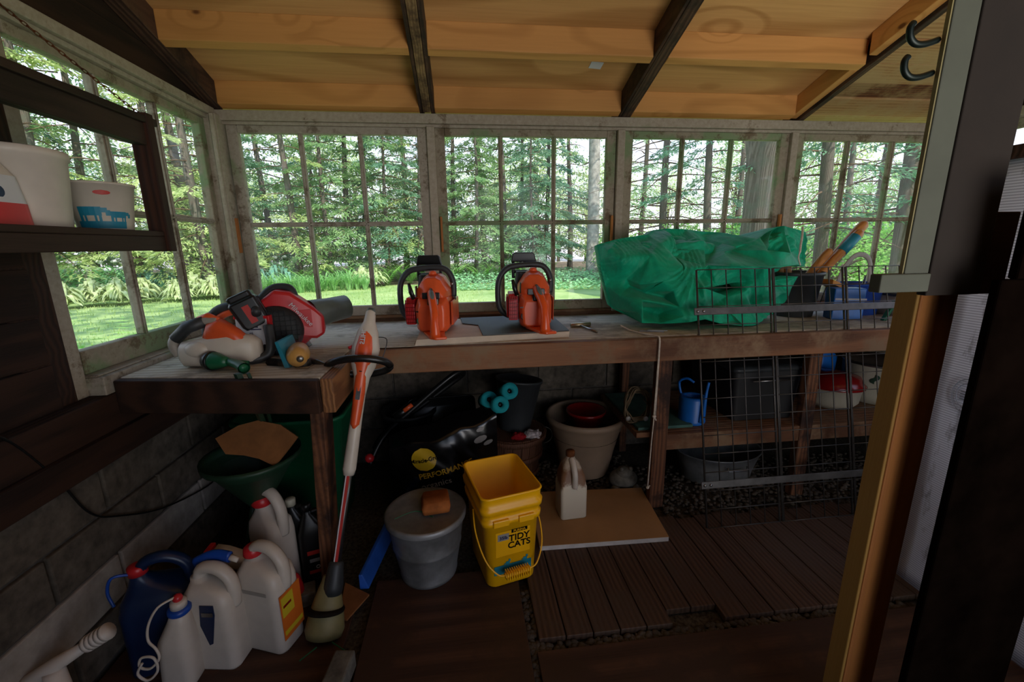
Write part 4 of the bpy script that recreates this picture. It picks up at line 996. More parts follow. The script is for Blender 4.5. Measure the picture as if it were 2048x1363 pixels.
FE = [(15, 16), (16, 14), (15, 13), (13, 12), (12, 11), (11, 10), (10, 9), (40, 7), (7, 8), (8, 42), (18, 15), (1, 18), (0, 17), (23, 21), (25, 26), (26, 28), (30, 34), (30, 29), (35, 34), (29, 32), (31, 32), (55, 56), (56, 57), (57, 49), (58, 49), (58, 61), (55, 62), (62, 61), (67, 68), (68, 69), (69, 70), (73, 76), (76, 78), (73, 72), (80, 83), (84, 88), (46, 44), (46, 63), (63, 64)]
rr_ = delaunay_2d_cdt([Vector((q[0], q[2])) for q in FP], FE, [], 0, 1e-6)
b = B(); random.seed(8)
def ydep(k, q):
    if rr_[3][k]: return FP[rr_[3][k][0]][1]
    ds = sorted((((p_[0]-q[0])**2+(p_[2]-q[1])**2)**.5+1e-4, p_[1]) for p_ in FP)[:3]
    return sum(y_/d_ for d_, y_ in ds)/sum(1/d_ for d_, y_ in ds)
vs = [b.bm.verts.new((q[0], ydep(k, q), q[1])) for k, q in enumerate(rr_[0])]
for v in vs: v.co.y = max(-.235, min(.24, -.03+1.3*(v.co.y+.03))) if v.co.y < .05 else v.co.y
for fc in rr_[2]:
    q = [vs[k] for k in fc]
    if max((q[k].co-q[k-1].co).xz.length for k in range(3)) < .21: b.bm.faces.new(q)
for it in range(4):
    bmesh.ops.subdivide_edges(b.bm, edges=b.bm.edges[:], cuts=1, use_grid_fill=True)
    if it == 0:
        for v in b.bm.verts: v.co.y += .012*noise.noise(v.co*19)
    for _ in range(1+it): bmesh.ops.smooth_vert(b.bm, verts=b.bm.verts[:], factor=.42, use_axis_x=False, use_axis_y=True, use_axis_z=False)
def tri(x): return abs((x % 1)*2-1)
for v in b.bm.verts:
    q = v.co; a_ = noise.noise(Vector((q.x*3, q.z*3, 3)))*3+.6; wv_ = noise.noise(Vector((q.x*5, q.z*5, 7)))*.8
    m_ = max(0, noise.noise(Vector((q.x*4+4, q.z*4, 1)))+.35)
    v.co.y -= m_*.020*tri((q.x*math.cos(a_)+q.z*math.sin(a_))*9+wv_)+m_*.007*tri((q.x*math.cos(a_+.5)+q.z*math.sin(a_+.5))*24+wv_*2)
bmesh.ops.recalc_face_normals(b.bm, faces=b.bm.faces)
be = [e for e in b.bm.edges if len(e.link_faces) == 1]
ex = bmesh.ops.extrude_edge_only(b.bm, edges=be)
for v in [g_ for g_ in ex['geom'] if isinstance(g_, bmesh.types.BMVert)]:
    v.co = Vector((v.co.x*.97+.002, min(.26, v.co.y+.10), max(.003, .16+(v.co.z-.16)*.97)))
merge([heap, b]).build('fabric', 'nylon', t, True, flip=False)
b = B(); b.tube(spline([(.500, -.015, .435), (.465, -.06, .395), (.43, -.10, .35), (.405, -.13, .325), (.385, -.15, .30), (.395, -.155, .265)], 5), [.008]*16+[.005]*10, 8, flat=.6); b.build('white_drawcord', 'rope', t, True)
t2 = thing('rope', 'thin white rope hanging over the bench front from under the tarp, knotted near its middle', 'rope', (1.775, -.645, bt))
P = spline([(-.09, .19, .02), (-.065, .15, .007), (-.04, .08, .006), (-.01, .03, .006), (.0, .003, .004), (.001, -.004, -.02), (.0, -.004, -.15), (-.003, -.004, -.33)], 6)
b = B(); b.tube(P, .0035, 8); b.tube([(.004, -.003, -.01), (.003, -.006, -.15), (.003, -.005, -.33)], .002, 6)
b.tube([(-.002, -.004, -.33), (-.007, -.004, -.45), (-.010, -.004, -.60), (-.011, -.004, -.66)], .0028, 6); b.build('cord', 'rope', t2, True)
b = B(); b.ball((-.002, -.004, -.335), .009, 2, (1, .8, .7)); b.tube([(-.002, -.004, -.335), (.006, -.008, -.352)], .003, 6); b.ball((-.011, -.004, -.665), .007, 2); b.tube([(-.011, -.004, -.665), (-.002, -.006, -.655)], .0025, 6); b.build('knot', 'rope', t2, True)

# ---- black bucket with long wooden handles, tools
t = thing('bucket', 'black plastic bucket holding wooden tool handles on the bench right of the tarp', 'bucket', (2.685, -.235, bt))
b = B(); b.lathe([(.092, 0), (.118, .205), (.124, .205), (.124, .222), (.116, .222), (.112, .20), (.088, .008), (.0, .008)], (0, 0, 0), 32, cap=False); b.lathe([(.092, 0), (.0, .0)], (0, 0, 0), 32, cap=False); b.build('shell', 'dgrey', t, True)
b = B(); b.tube([(.122, 0, .21), (.16, -.02, .14), (.13, -.03, .06)], .002, 6); b.build('wire_bail', 'wire', t, True)
GH = 'wooden tool handles standing in the black bucket'
def hnd(p0, p1, r_, label, rr=None):
    b = B(); P = [Vector(p0).lerp(Vector(p1), s_) for s_ in (0, .35, .7, .9, .97, 1)]
    b.tube(P, [r_*.75, r_*.8, r_, r_*1.15, r_*1.05, r_*.5], 14); o = b.build('tool_handle', 'handle', None, True); return tag(o, label, 'handle', GH)
hnd((2.68, -.22, .83), (3.068, -.20, 1.248), .022, 'longest slanting wooden handle, reaching furthest right in front of the window')
o = hnd((2.66, -.25, .83), (2.99, -.26, 1.205), .021, 'slanting wooden handle with a teal paper band, middle of the three')
b = B(); b.tube([Vector((2.90, -.26, 1.103)), Vector((2.965, -.26, 1.177))], .0245, 14); b.build('paper_band', 'tealprint', o, True)
hnd((2.64, -.22, .83), (2.855, -.24, 1.115), .019, 'shortest slanting wooden handle, leftmost of the three')
hnd((2.70, -.20, .83), (2.668, -.17, 1.10), .020, 'upright wooden handle partly hidden behind the right end of the tarp')
hnd((2.66, -.19, .83), (2.634, -.17, 1.10), .016, 'thin upright handle right against the tarp, left of the thicker one')
# blue bins
t = thing('tote_bag', 'blue tote with grey loop handle on the bench behind the grid', 'tote', (3.02, -.24, bt))
b = B(); b.lathe([(.115, 0), (.130, .15), (.134, .152), (.130, .158), (.124, .15), (.108, .006), (0, .006)], (0, 0, 0), 32, cap=False, sx=1.05, sy=.8); b.lathe([(.115, 0), (0, 0)], (0, 0, 0), 32, cap=False, sx=1.05, sy=.8); b.build('body', 'blue', t, True)
P = spline([(-.085, .02, .13), (-.06, .02, .22), (-.015, .02, .285), (.03, .02, .30), (.075, .02, .28), (.10, .02, .22), (.105, .02, .15)], 6)
b = B(); b.tube(P, .013, 8, flat=.25); b.build('loop_handle', 'greypl', t, True)
b = B(); b.tube([(-.03, -.06, .10), (.03, -.02, .155), (.055, .0, .185)], [.009, .008, .004], 8); b.build('strap', 'black', t, True)
t = thing('carton', 'blue printed box behind the grid between the black bucket and the blue tote', 'box', (2.84, -.375, bt))
b = B(); m = Rz(-.35); b.box(-.065, .065, -.05, .04, 0, .15, m); b.build('box_body', 'skyblue', t, bevel=.004)
b = B(); b.box(-.06, .07, -.0515, -.0505, .095, .103, m); b.lathe([(.012, 0), (.012, .001)], (0, 0, 0), 16, m @ T(.045, -.0505, .065) @ Rx(PI/2)); b.lathe([(.006, 0), (.006, .001)], (0, 0, 0), 16, m @ T(.01, -.0505, .055) @ Rx(PI/2)); b.build('print', 'labelw', t)
b = B(); b.hexa([(2.80, -.34, bt+.165), (2.92, -.40, bt+.10), (2.93, -.39, bt+.115), (2.81, -.33, bt+.185), (2.80, -.24, bt+.165), (2.92, -.30, bt+.10), (2.93, -.29, bt+.115), (2.81, -.23, bt+.185)])
one(b, 'wood_offcut', 'pine_x', 'short slanting wood offcut resting on the blue printed box', 'wood piece')
t = thing('spring_clamp', 'small green spring clamp on the bench front edge beside the blue tote', 'clamp', (3.02, -.47, bt))
b = B(); b.prism([(-.06, 0), (-.045, 0), (0, .09), (-.012, .095)], -.01, .01, Rx(PI/2)); b.prism([(.045, 0), (.06, 0), (.012, .095), (-.003, .085)], -.012, .012, Rx(PI/2)); b.build('jaws', 'green', t, bevel=.002)
b = B(); b.tube([(0, -.018, .075), (0, .018, .075)], .008, 10); b.build('pivot', 'metal', t, True)
t = thing('plastic_tray', 'white plastic tray on the bench at the extreme right beside the post', 'tray', (3.22, -.28, bt)); b = B(); b.rrect([(0, 0, 0, .09, .1, .02), (.10, 0, 0, .10, .11, .02), (.10, 0, 0, .095, .105, .02), (.01, 0, 0, .085, .095, .02)], cap=True); b.build('shell', 'greypl', t, True)
b = B(); b.rrect([(.10, 0, 0, .104, .114, .02), (.112, 0, 0, .104, .114, .02)]); b.build('lid', 'dgrey', t, True)

# ---- wire grid panels leaning on the bench
sl = .2305
t = thing('wire_grid', 'dark wire grid rack of joined panels leaning against the bench front', 'wire grid', (1.967, -.787, 0), (-math.atan(sl), 0, 0))
Lz = 1.046*math.sqrt(1+sl*sl)
x = 0
for pn in range(4):
    b = B(); n_ = 5; cw = .0655; W_ = n_*cw
    for i in range(n_+1): b.tube([(x+i*cw, 0, 0), (x+i*cw, 0, Lz)], .0024 if 0 < i < n_ else .0042, 6)
    if pn: b.tube([(x+.010, .004, 0), (x+.010, .004, Lz)], .0024, 6)
    k = 15
    for j in range(k): b.tube([(x, -.004, Lz*j/(k-1)), (x+W_, -.004, Lz*j/(k-1))], .0021, 6)
    b.build('grid_panel', 'wire', t, True)
    x += W_+.0145
for z in (.885, .165):
    b = B(); b.box(-.022, x+.01, -.012, -.006, z, z+.030); s_ = b.build('flat_strap', 'strap', t, bevel=.002)
    b = B()
    for xx in (-.008, .018): b.lathe([(.0065, 0), (.005, .004), (.001, .005)], (0, 0, 0), 12, T(xx, -.012, z+.015) @ Rx(PI/2))
    b.build('bolt', 'metal', s_, True)

# ================================================================= HANGING SHELF AT LEFT
t = thing('wall_shelf', 'dark brown open two tier shelf hung in front of the side window', 'shelf', (0, -1.1, 1.2))
def ws(b, name, mat, **k):
    o = b.build(name, mat, t, **k); o.matrix_parent_inverse = T(0, 1.1, -1.2); return o
b = B(); b.box(-.08, .125, -1.75, -.765, 1.512, 1.532); ws(b, 'top_board', 'shelfw', bevel=.003)
b = B(); b.box(-.08, .118, -1.75, -.780, 1.198, 1.214); ws(b, 'bottom_board', 'shelfw', bevel=.003)
b = B(); b.box(.085, .118, -1.75, -.815, 1.452, 1.512).box(.085, .118, -1.75, -.815, 1.158, 1.198); ws(b, 'front_rail', 'shelfw', bevel=.003)
b = B(); b.box(.075, .128, -.815, -.785, 1.155, 1.540); ws(b, 'upright', 'shelfz', bevel=.003)
t = thing('chain', 'thin rusty chain running from the shelf corner up to the left wall header', 'chain', (.1, -.80, 1.54)); b = B()
p0 = Vector((0, 0, 0)); p1 = Vector((-.145, -.20, .19)); nl = 26
for i in range(nl):
    c_ = p0.lerp(p1, (i+.5)/nl); d_ = (p1-p0).normalized(); s_ = d_.cross(Vector((0, 0, 1))).normalized(); v_ = s_ if i % 2 else d_.cross(s_)
    b.tube([c_+d_*.008*math.cos(a_)+v_*.0035*math.sin(a_) for a_ in [2*PI*k/10 for k in range(11)]], .0012, 5)
b.build('links', 'rust', t); 
b = B(); b.tube([p0+Vector((-.01, 0, 0)), p0+Vector((.0, .003, .004)), p0+Vector((.008, 0, -.008))], .002, 6); b.build('screw_eye', 'rust', t)
# things on that shelf
zs = 1.214
t = thing('pail', 'large grimy translucent white pail on the hanging shelf', 'pail', (.005, -1.10, zs))
b = B(); b.lathe([(.078, 0), (.092, .150), (.096, .152), (.096, .168), (.090, .170), (.088, .150), (.074, .004), (0, .004)], (0, 0, 0), 40, cap=False); b.lathe([(.078, 0), (0, 0)], (0, 0, 0), 32, cap=False); b.build('shell', 'offwhite', t, True)
t = thing('yogurt_tub', 'small white tub printed with cyan cows at the right end of the hanging shelf', 'tub', (.030, -.905, zs))
def tubr(z): return .058+.016*(z/.115)
b = B(); b.lathe([(.058, 0), (.074, .115), (.078, .115), (.078, .121), (.072, .121), (.056, .004), (0, .004)], (0, 0, 0), 40, cap=False); b.lathe([(.058, 0), (0, 0)], (0, 0, 0), 32, cap=False); b.build('shell', 'whitep', t, True)
AZ = math.atan2(-2.237+.905, .998-.03)
def wrap(p_, off=.0006):
    z = p_.y; r_ = tubr(z)+off+p_.z; a_ = AZ+p_.x/.066
    return Vector((r_*math.cos(a_), r_*math.sin(a_), z))
def wpatch(b, x0, x1, z0, z1, n_=10):
    b.grid(lambda u, v: wrap(Vector((x0+(x1-x0)*u, z0+(z1-z0)*v, 0))), n_, 1)
b = B(); wpatch(b, -.062, .05, .004, .022, 16)
for dx, sc_ in ((-.026, 1.0), (.034, .72)):   # two plain grazing-animal outlines: body, legs, neck, head
    for x0, x1, z0, z1 in ((-.028, .022, .036, .058), (-.028, -.020, .02, .04), (-.016, -.011, .02, .04), (.006, .011, .02, .04), (.015, .021, .02, .04), (.020, .034, .044, .056), (.030, .040, .036, .050)):
        wpatch(b, dx+x0*sc_, dx+x1*sc_, .02+(z0-.02)*sc_, .02+(z1-.02)*sc_, 4)
b.build('cow_print', 'cowprint', t)
b = B(); b.grid(lambda u, v: wrap(Vector((.004+.016*(2*u-1)*math.sqrt(max(0, 1-(2*v-1)**2)), .094+.006*(2*v-1), 0))), 8, 8); b.build('emblem', 'redprint', t)
t = thing('soap_bag', 'red and white printed soap bag with green cap on the hanging shelf', 'bag', (.045, -1.215, zs))
b = B(); b.rrect([(0, 0, 0, .035, .055, .015), (.04, 0, 0, .035, .055, .02), (.10, 0, 0, .030, .048, .02), (.135, 0, 0, .016, .028, .014), (.142, 0, 0, .012, .02, .01)]); b.build('body', 'whitep', t, True)
b = B(); b.rrect([(.001, 0, 0, .0358, .0558, .016), (.045, 0, 0, .0358, .0558, .021)], cap=False); b.build('red_band', 'red', t, True)
b = B(); b.rrect([(.045, 0, 0, .0356, .0556, .021), (.10, 0, 0, .0308, .0488, .02)], cap=False); bd = b.build('printed_band', 'labelw', t, True)
b = B(); b.lathe([(.012, 0), (.012, .0012)], (0, 0, 0), 20, T(.0335, -.01, .066) @ Ry(PI/2)); b.build('blue_emblem', 'navy', t)
b = B(); b.lathe([(.013, .14), (.013, .165), (.010, .168)], (0, 0, 0), 16); b.build('cap', 'green', t, True)

# cable sagging along the block wall
b = B(); P = spline([(-.045, -1.32, .80), (-.045, -1.225, .752), (-.046, -1.135, .60), (-.046, -1.07, .455), (-.044, -.98, .385), (-.044, -.81, .30), (-.046, -.55, .235), (-.046, -.50, .28), (-.046, -.46, .34)], 6); b.tube(P, .003, 6)
one(b, 'cable', 'black', 'thin black cable sagging across the left block wall', 'cable', smooth=True)
# ================================================================= RIGHT FOREGROUND
yp = -1.60
t = thing('door_post', 'pale new wooden post close to the camera at the right', 'post', (1.760, yp, 0)); b = B()
b.box(-.004, .0018, -.003, .034, 0, 1.13); b.build('yellow_stud', 'pine_z', t, bevel=.002)
b = B(); b.box(.0025, .074, -.004, .022, 0, 1.13); b.build('orange_stud', 'pine_z2', t, bevel=.002)
t.rotation_euler = (0, .006, 0)
t = thing('door_jamb', 'grey green painted jamb board above the pale post with a brown board beside it', 'jamb', (1.728, yp-.02, 1.07)); b = B()
b.box(-.032, .011, -.012, -.003, .03, 1.4); b.build('painted_board', 'greyjamb', t, bevel=.002)
b = B(); b.box(-.0345, -.0325, -.010, -.004, .03, 1.4); b.build('bare_edge', 'olive', t)
b = B(); b.box(.0115, .112, -.014, .002, .0, 1.4); b.build('brown_board', 'brownjamb', t, bevel=.002)
b = B(); b.box(-.076, .012, -.016, .004, .007, .036); b.build('cross_batten', 'greyjamb', t, bevel=.002)
b = B(); b.box(.1125, .157, -.012, .004, .0, .13); b.build('rail_end', 'darkx', t, bevel=.002)
for i, (z, ln) in enumerate(((1.434, .055), (1.391, .050))):
    t = thing('screw_hook', ('upper' if i == 0 else 'lower')+' of two black screw hooks on the side of the grey green jamb', 'hook', (1.695, yp-.018, z), group='screw hooks on the jamb')
    b = B(); b.tube(spline([(0, 0, .006), (-.020, 0, .0), (-.036, 0, .0), (-.046, 0, .008), (-.048, 0, .020), (-.044, 0, .026)], 5), .0045, 10); b.build('hook', 'hookm', t, True)
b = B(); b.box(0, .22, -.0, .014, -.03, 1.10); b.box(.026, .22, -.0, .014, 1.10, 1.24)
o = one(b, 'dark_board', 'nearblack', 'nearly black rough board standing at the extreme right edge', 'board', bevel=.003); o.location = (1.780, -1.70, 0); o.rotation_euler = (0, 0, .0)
# white woven sheet
t = thing('woven_sheet', 'white woven plastic sheet with dark smudges hanging behind the pale post', 'sheet', (2.49, -1.3, 0))
b = B(); b.grid(lambda u, v: Vector((.006*math.sin(v*9+u*2)+.01*noise.noise(Vector((u*3, v*4, 1))), .20-.62*u, .0+1.365*v)), 14, 30); b.build('fabric', 'sheet', t, True, solid=.002)
b = B()
for r_ in (.042, .031):
    b.tube([(-.012, .095+r_*math.cos(a_), .70+r_*math.sin(a_)*1.25) for a_ in [2*PI*k/32 for k in range(33)]], .0016, 5)
for i in range(4): b.box(-.013, -.011, .075, .115, .685+i*.008, .688+i*.008)
b.build('round_emblem', 'sheetlogo', t)
b = B(); b.box(-.02, .02, .215, .235, 0, 1.5).box(-.02, .02, -.45, -.43, 0, 1.5).box(-.02, .02, -.45, .235, 1.365, 1.40); b.build('frame', 'darkx', t, bevel=.003)

# ================================================================= UNDER THE BENCH
# left: garden spreader and bin
t = thing('fertilizer_spreader', 'green metal spreader with a tan fan shaped deflector under the bench return', 'spreader', (.27, -.83, 0))
b = B(); b.tube([(.055, -.115, .80), (.062, -.10, .74), (.070, -.06, .655), (.04, .03, .56)], .012, 4, flat=.5); b.tube([(.085, -.115, .80), (.092, -.10, .74), (.098, -.06, .655), (.06, .03, .56)], .006, 4); b.build('handle_channel', 'dgreen', t)
b = B()
def fan(u, v):
    a_ = math.radians(200-125*u+(-38)); r_ = .09+.13*v
    return Vector((-.01+r_*math.cos(a_)*.9, -.10+.10*math.sin(a_)-.06*v*0, .50+r_*math.sin(a_)*.55))
out_ = [(-.13, .045), (-.06, .085), (.0, .10), (.075, .085), (.135, .045), (.10, -.005), (.07, -.045), (.02, -.022), (-.03, -.010), (-.09, -.005)]
b.prism(out_, -.004, .004, T(.04, -.06, .52) @ Rz(-.10) @ Rx(PI/2-.45)); b.build('fan_deflector', 'card', t)
b = B(); b.lathe([(.03, 0), (.13, .16), (.15, .17), (.15, .19), (.14, .17), (.02, .01)], (.0, .0, .30), 24, cap=False); b.build('hopper', 'dgreen', t, True)
b = B(); b.tube([(-.10, 0, 0), (-.02, 0, .30)], .010, 8); b.tube([(.12, .02, 0), (.02, .0, .30)], .010, 8); b.tube([(.0, .10, 0), (.0, .02, .30)], .010, 8); b.build('leg_frame', 'dgreen', t, True)
t = thing('garden_tub', 'dark green plastic tub with a teal lit rim behind the bench leg', 'tub', (.30, -.46, 0))
b = B(); b.rrect([(0.0, 0, 0, .15, .14, .05), (.50, 0, 0, .20, .18, .06), (.505, 0, 0, .212, .192, .06), (.52, 0, 0, .212, .192, .06), (.515, 0, 0, .195, .175, .06), (.02, 0, 0, .14, .13, .05)]); b.build('shell', 'green', t, True)
# folded mower handle
t = thing('mower_handle', 'black tubular mower handle with an orange switch lying up against the back wall', 'mower handle', (.55, -.25, .30))
P = spline([(-.02, -.10, -.14), (.05, -.05, -.02), (.22, .0, .12), (.36, .03, .225), (.42, .06, .25), (.43, .09, .225), (.36, .10, .17), (.20, .08, .06), (.03, .05, -.05), (-.02, .02, -.12)], 7)
b = B(); b.tube(P, .014, 10); b.build('tube_frame', 'black', t, True)
b = B(); b.tube([(.10, -.03, .06), (.17, -.01, .105)], .020, 10); b.build('switch_box', 'black', t, True)
b = B(); b.tube([(.145, -.035, .095), (.185, -.025, .120)], .011, 8); b.build('switch', 'orange', t, True)
b = B(); b.ball((-.015, -.11, -.10), .022, 2); b.build('red_knob', 'red', t, True)
# soil bag
t = thing('soil_bag', 'glossy black potting soil bag with a round yellow emblem under the bench', 'bag', (.885, -.43, 0), (0, 0, .10))
def bagf(x, z):  # front surface, y as a function of x and z
    return -.055-.075*math.cos(max(-1, min(1, x/.24))*PI/2)*math.sin(min(1, max(0, z/.42))*PI)**.6+.008*noise.noise(Vector((x*18+z*9, z*14, 2)))
def bagtop(x): return .355+.105*max(0, (x+.22)/.44)-.0*x+.008*math.sin(x*30)
def bagsurf(u, v, side=1):
    x = -.235+.47*u; z = .01+(bagtop(x)-.01)*v
    y = bagf(x*.98, z*.97)*side*(1-max(0, v-.9)*9) if v > .9 else bagf(x*.98, z*.97)*side
    if v > .9: y = bagf(x*.98, z*.97)*side*max(.04, 1-(v-.9)*9.5)
    return Vector((x, y, z))
b = B(); b.grid(lambda u, v: bagsurf(u, v, 1), 60, 44); b.grid(lambda u, v: bagsurf(u, v, -1), 60, 44); bmesh.ops.remove_doubles(b.bm, verts=b.bm.verts, dist=.002); b.build('bag_body', 'bagblack', t, True)
def onbag(p_, off=.004): return Vector((p_.x, bagf(p_.x*.98, p_.y*.97)-off-p_.z, p_.y))
tilt_ = math.radians(12)
def placed(cx, cz):
    def f(p_):
        x = cx+p_.x*math.cos(tilt_)-p_.y*math.sin(tilt_); z = cz+p_.x*math.sin(tilt_)+p_.y*math.cos(tilt_)
        return onbag(Vector((x, z, p_.z)))
    return f
b = B(); fd = placed(-.092, .275)
b.grid(lambda u, v: fd(Vector((.052*(2*u-1)*math.sqrt(max(0, 1-(2*v-1)**2)), .050*(2*v-1), .0))), 14, 14); em = b.build('yellow_emblem', 'bagprint', t)
text('lettering', 'Miracle-Gro', .0235, 'bagblack', em, fn=lambda p_: placed(-.090, .267)(p_+Vector((0, 0, .002))), bold=True)
text('lettering', 'PERFORMANCE', .034, 'bagprint', t, fn=lambda p_: placed(-.115, .185)(p_+Vector((.0, 0, .001))), bold=True, align='LEFT')
text('lettering', 'organics', .040, 'bagsilver', t, fn=lambda p_: placed(-.108, .135)(p_+Vector((.0, 0, .001))), align='LEFT')
b = B(); fe = placed(.155, .33)
for (x, z, r_) in ((0, 0, .03), (.03, -.03, .022), (.01, .04, .018)):
    b.grid(lambda u, v, x=x, z=z, r_=r_: fe(Vector((x+r_*(2*u-1)*math.sqrt(max(0, 1-(2*v-1)**2)), z+r_*.5*(2*v-1), 0))), 8, 8)
b.build('grey_print', 'bagsilver', t)
# roller tray
t = thing('paint_tray', 'clear black ribbed paint roller tray standing behind the soil bag', 'tray', (.87, -.22, .26), (.95, 0, .06))
b = B(); b.rrect([(0, 0, 0, .15, .13, .02), (.05, 0, 0, .165, .15, .03), (.052, 0, 0, .17, .155, .03), (.046, 0, 0, .158, .143, .03), (.006, 0, 0, .145, .125, .02)]); b.build('shell', 'black', t, True)
b = B()
for i in range(5):
    for j in range(4): b.box(-.10+i*.045, -.085+i*.045, -.09+j*.045, -.055+j*.045, .006, .012)
b.build('ribs', 'dgrey', t, bevel=.002)
t = thing('black_pot', 'wide black nursery pot behind the soil bag at its left', 'pot', (.70, -.16, 0)); b = B(); b.lathe([(.09, 0), (.13, .34), (.14, .34), (.14, .36), (.12, .35), (.085, .01), (0, .01)], (0, 0, 0), 28, cap=False); b.build('shell', 'blacksoft', t, True)
# noodle bucket standing in bushel basket
t = thing('bushel_basket', 'brown wooden bushel basket under the bench holding cloths and a dark bucket', 'basket', (1.228, -.235, 0))
b = B(); nn = 22
for k in range(nn):
    a0 = 2*PI*k/nn; a1 = 2*PI*(k+.93)/nn
    def q(r_, a_, z): return (r_*math.cos(a_), r_*math.sin(a_), z)
    b.hexa([q(.112, a0, 0), q(.112, a1, 0), q(.106, a1, 0), q(.106, a0, 0), q(.158, a0, .245), q(.158, a1, .245), q(.152, a1, .245), q(.152, a0, .245)])
b.build('slats', 'basket', t)
for z, r_ in ((.03, .120), (.125, .138), (.225, .157)):
    b = B(); b.lathe([(r_, -.014), (r_+.006, -.014), (r_+.010, .014), (r_+.004, .014)], (0, 0, z), 40); 
    b.build('hoop', 'basket', t, True)
b = B(); b.lathe([(.0, .0), (.108, .0), (.108, .008), (0, .008)], (0, 0, 0), 24, cap=False); b.build('base', 'basket', t)
b = B(); b.tube(arc((.155, 0, .20), .045, -PI/2, PI/2, 10, (1, 0, 0)), .003, 6); b.build('wire_handle', 'wire', t, True)
def wad(name, mat, label, c_, rad, seed):
    o = puff((0, 0, 0), rad, seed, 48, 30, .3, 1.8); 
    for v in o.bm.verts:
        if v.co.z <= .0061: pass
    ob = tag(o.build(name, mat, None, True), label, 'cloth'); ob.location = c_; return ob
wad('rag', 'clothwhite', 'white dotted cloth bunched at the front of the bushel basket', (1.31, -.32, .235), (.055, .045, .045), 11)
wad('rag', 'clothred', 'red cloth bunched beside the white one in the bushel basket', (1.24, -.33, .235), (.045, .035, .04), 12)
t = thing('bucket', 'dark grey bucket tilted in the bushel basket with teal foam rollers in it', 'bucket', (1.235, -.20, .235), (-.10, .12, 0))
b = B(); b.lathe([(.080, 0), (.115, .25), (.122, .25), (.122, .262), (.112, .262), (.078, .008), (0, .008)], (0, 0, 0), 32, cap=False); b.lathe([(.08, 0), (0, 0)], (0, 0, 0), 24, cap=False); b.build('shell', 'dgrey', t, True)
G4 = 'teal foam rollers in the dark bucket'
for (x, y, z), lab in (((1.175, -.33, .475), 'upper teal foam roller with a hollow core leaning out of the dark bucket'), ((1.130, -.36, .425), 'lower teal foam roller with a hollow core leaning out of the dark bucket'), ((1.085, -.29, .425), 'third teal foam roller half hidden behind the lower one')):
    t = thing('foam_roller', lab, 'foam roller', (x, y, z), (1.15, -.35, .25), G4)
    b = B(); b.lathe([(.012, 0), (.034, 0), (.037, .006), (.037, .15), (.012, .15), (.012, 0)], (0, 0, -.01), 26, Rx(0), cap=False); b.build('foam', 'teal', t, True)
    b = B(); b.lathe([(.0115, .012), (.0115, .13)], (0, 0, -.01), 16); b.build('core', 'black', t, True)
# big pot
t = thing('planter_pot', 'big taupe plastic planter pot with a rolled rim under the bench', 'planter', (1.60, -.235, 0))
b = B(); b.lathe([(.125, 0), (.150, .12), (.178, .235), (.186, .245), (.188, .275), (.200, .280), (.204, .30), (.196, .312), (.182, .305), (.172, .235), (.12, .02), (0, .02)], (0, 0, 0), 48, cap=False); b.lathe([(.125, 0), (0, 0)], (0, 0, 0), 32, cap=False); b.build('shell', 'terra', t, True)
b = B(); b.lathe([(.172, .20), (0, .205)], (0, 0, 0), 32, cap=False); b.build('soil', 'dirty', t)
t = thing('red_pot', 'dark red plastic pot standing inside the big taupe planter', 'pot', (1.615, -.20, .207)); b = B(); b.lathe([(.075, 0), (.095, .09), (.104, .092), (.104, .108), (.096, .105), (.07, .01), (0, .01)], (0, 0, 0), 32, cap=False); b.build('shell', 'dred', t, True)
# teal board, wreath
b = B(); b.box(-.13, .13, -.24, .22, 0, .014, T(1.885, -.30, .3365)); one(b, 'painted_board', 'tealpaint', 'teal green painted board lying on the left end of the lower shelf', 'board', bevel=.002)
t = thing('vine_wreath', 'dry twisted vine wreath propped on the teal board behind the rope', 'wreath', (1.765, -.49, .352)); random.seed(5); b = B()
for k in range(9):
    ph = rnd(0, 6.28); rr = .055+rnd(-.008, .012)
    b.tube([(rr*math.cos(a_)+.006*math.sin(3*a_+ph), .012*math.sin(2*a_+ph), .085+rr*1.3*math.sin(a_)+.006*math.cos(4*a_+ph)) for a_ in [2*PI*j/26 for j in range(27)]], .003, 5)
for k in range(12):
    a_ = rnd(0, 6.28); p_ = Vector((.06*math.cos(a_), 0, .085+.078*math.sin(a_))); b.tube([p_, p_+Vector((rnd(-.03, .03), rnd(-.03, .02), rnd(-.02, .05)))], [.002, .001], 4)
b.build('vines', 'vine', t, True)
b = B()
for a_ in (3.9, 5.4): b = B(); b.lathe([(.010, 0), (.012, .004), (.004, .006)], (.062*math.cos(a_), -.012, .085+.078*math.sin(a_)), 12, Rx(PI/2)); b.build('seed_pod', 'bagsilver', t, True)
# stone toad
t = thing('stone_toad', 'rough grey stone garden toad sitting on the gravel beside the bench leg', 'garden ornament', (1.745, -.42, -.02))
b = B(); b.ball((0, 0, .052), .062, 3, (1.12, .9, .8)); b.ball((.0, -.012, .092), .040, 3, (1.0, .9, .75)); b.ball((-.022, -.03, .118), .011, 2); b.ball((.024, -.03, .118), .011, 2); b.ball((-.05, -.035, .02), .020, 2, (1, 1.3, .8)); b.ball((.05, -.035, .02), .020, 2, (1, 1.3, .8)); b.build('body', 'stone', t, True)
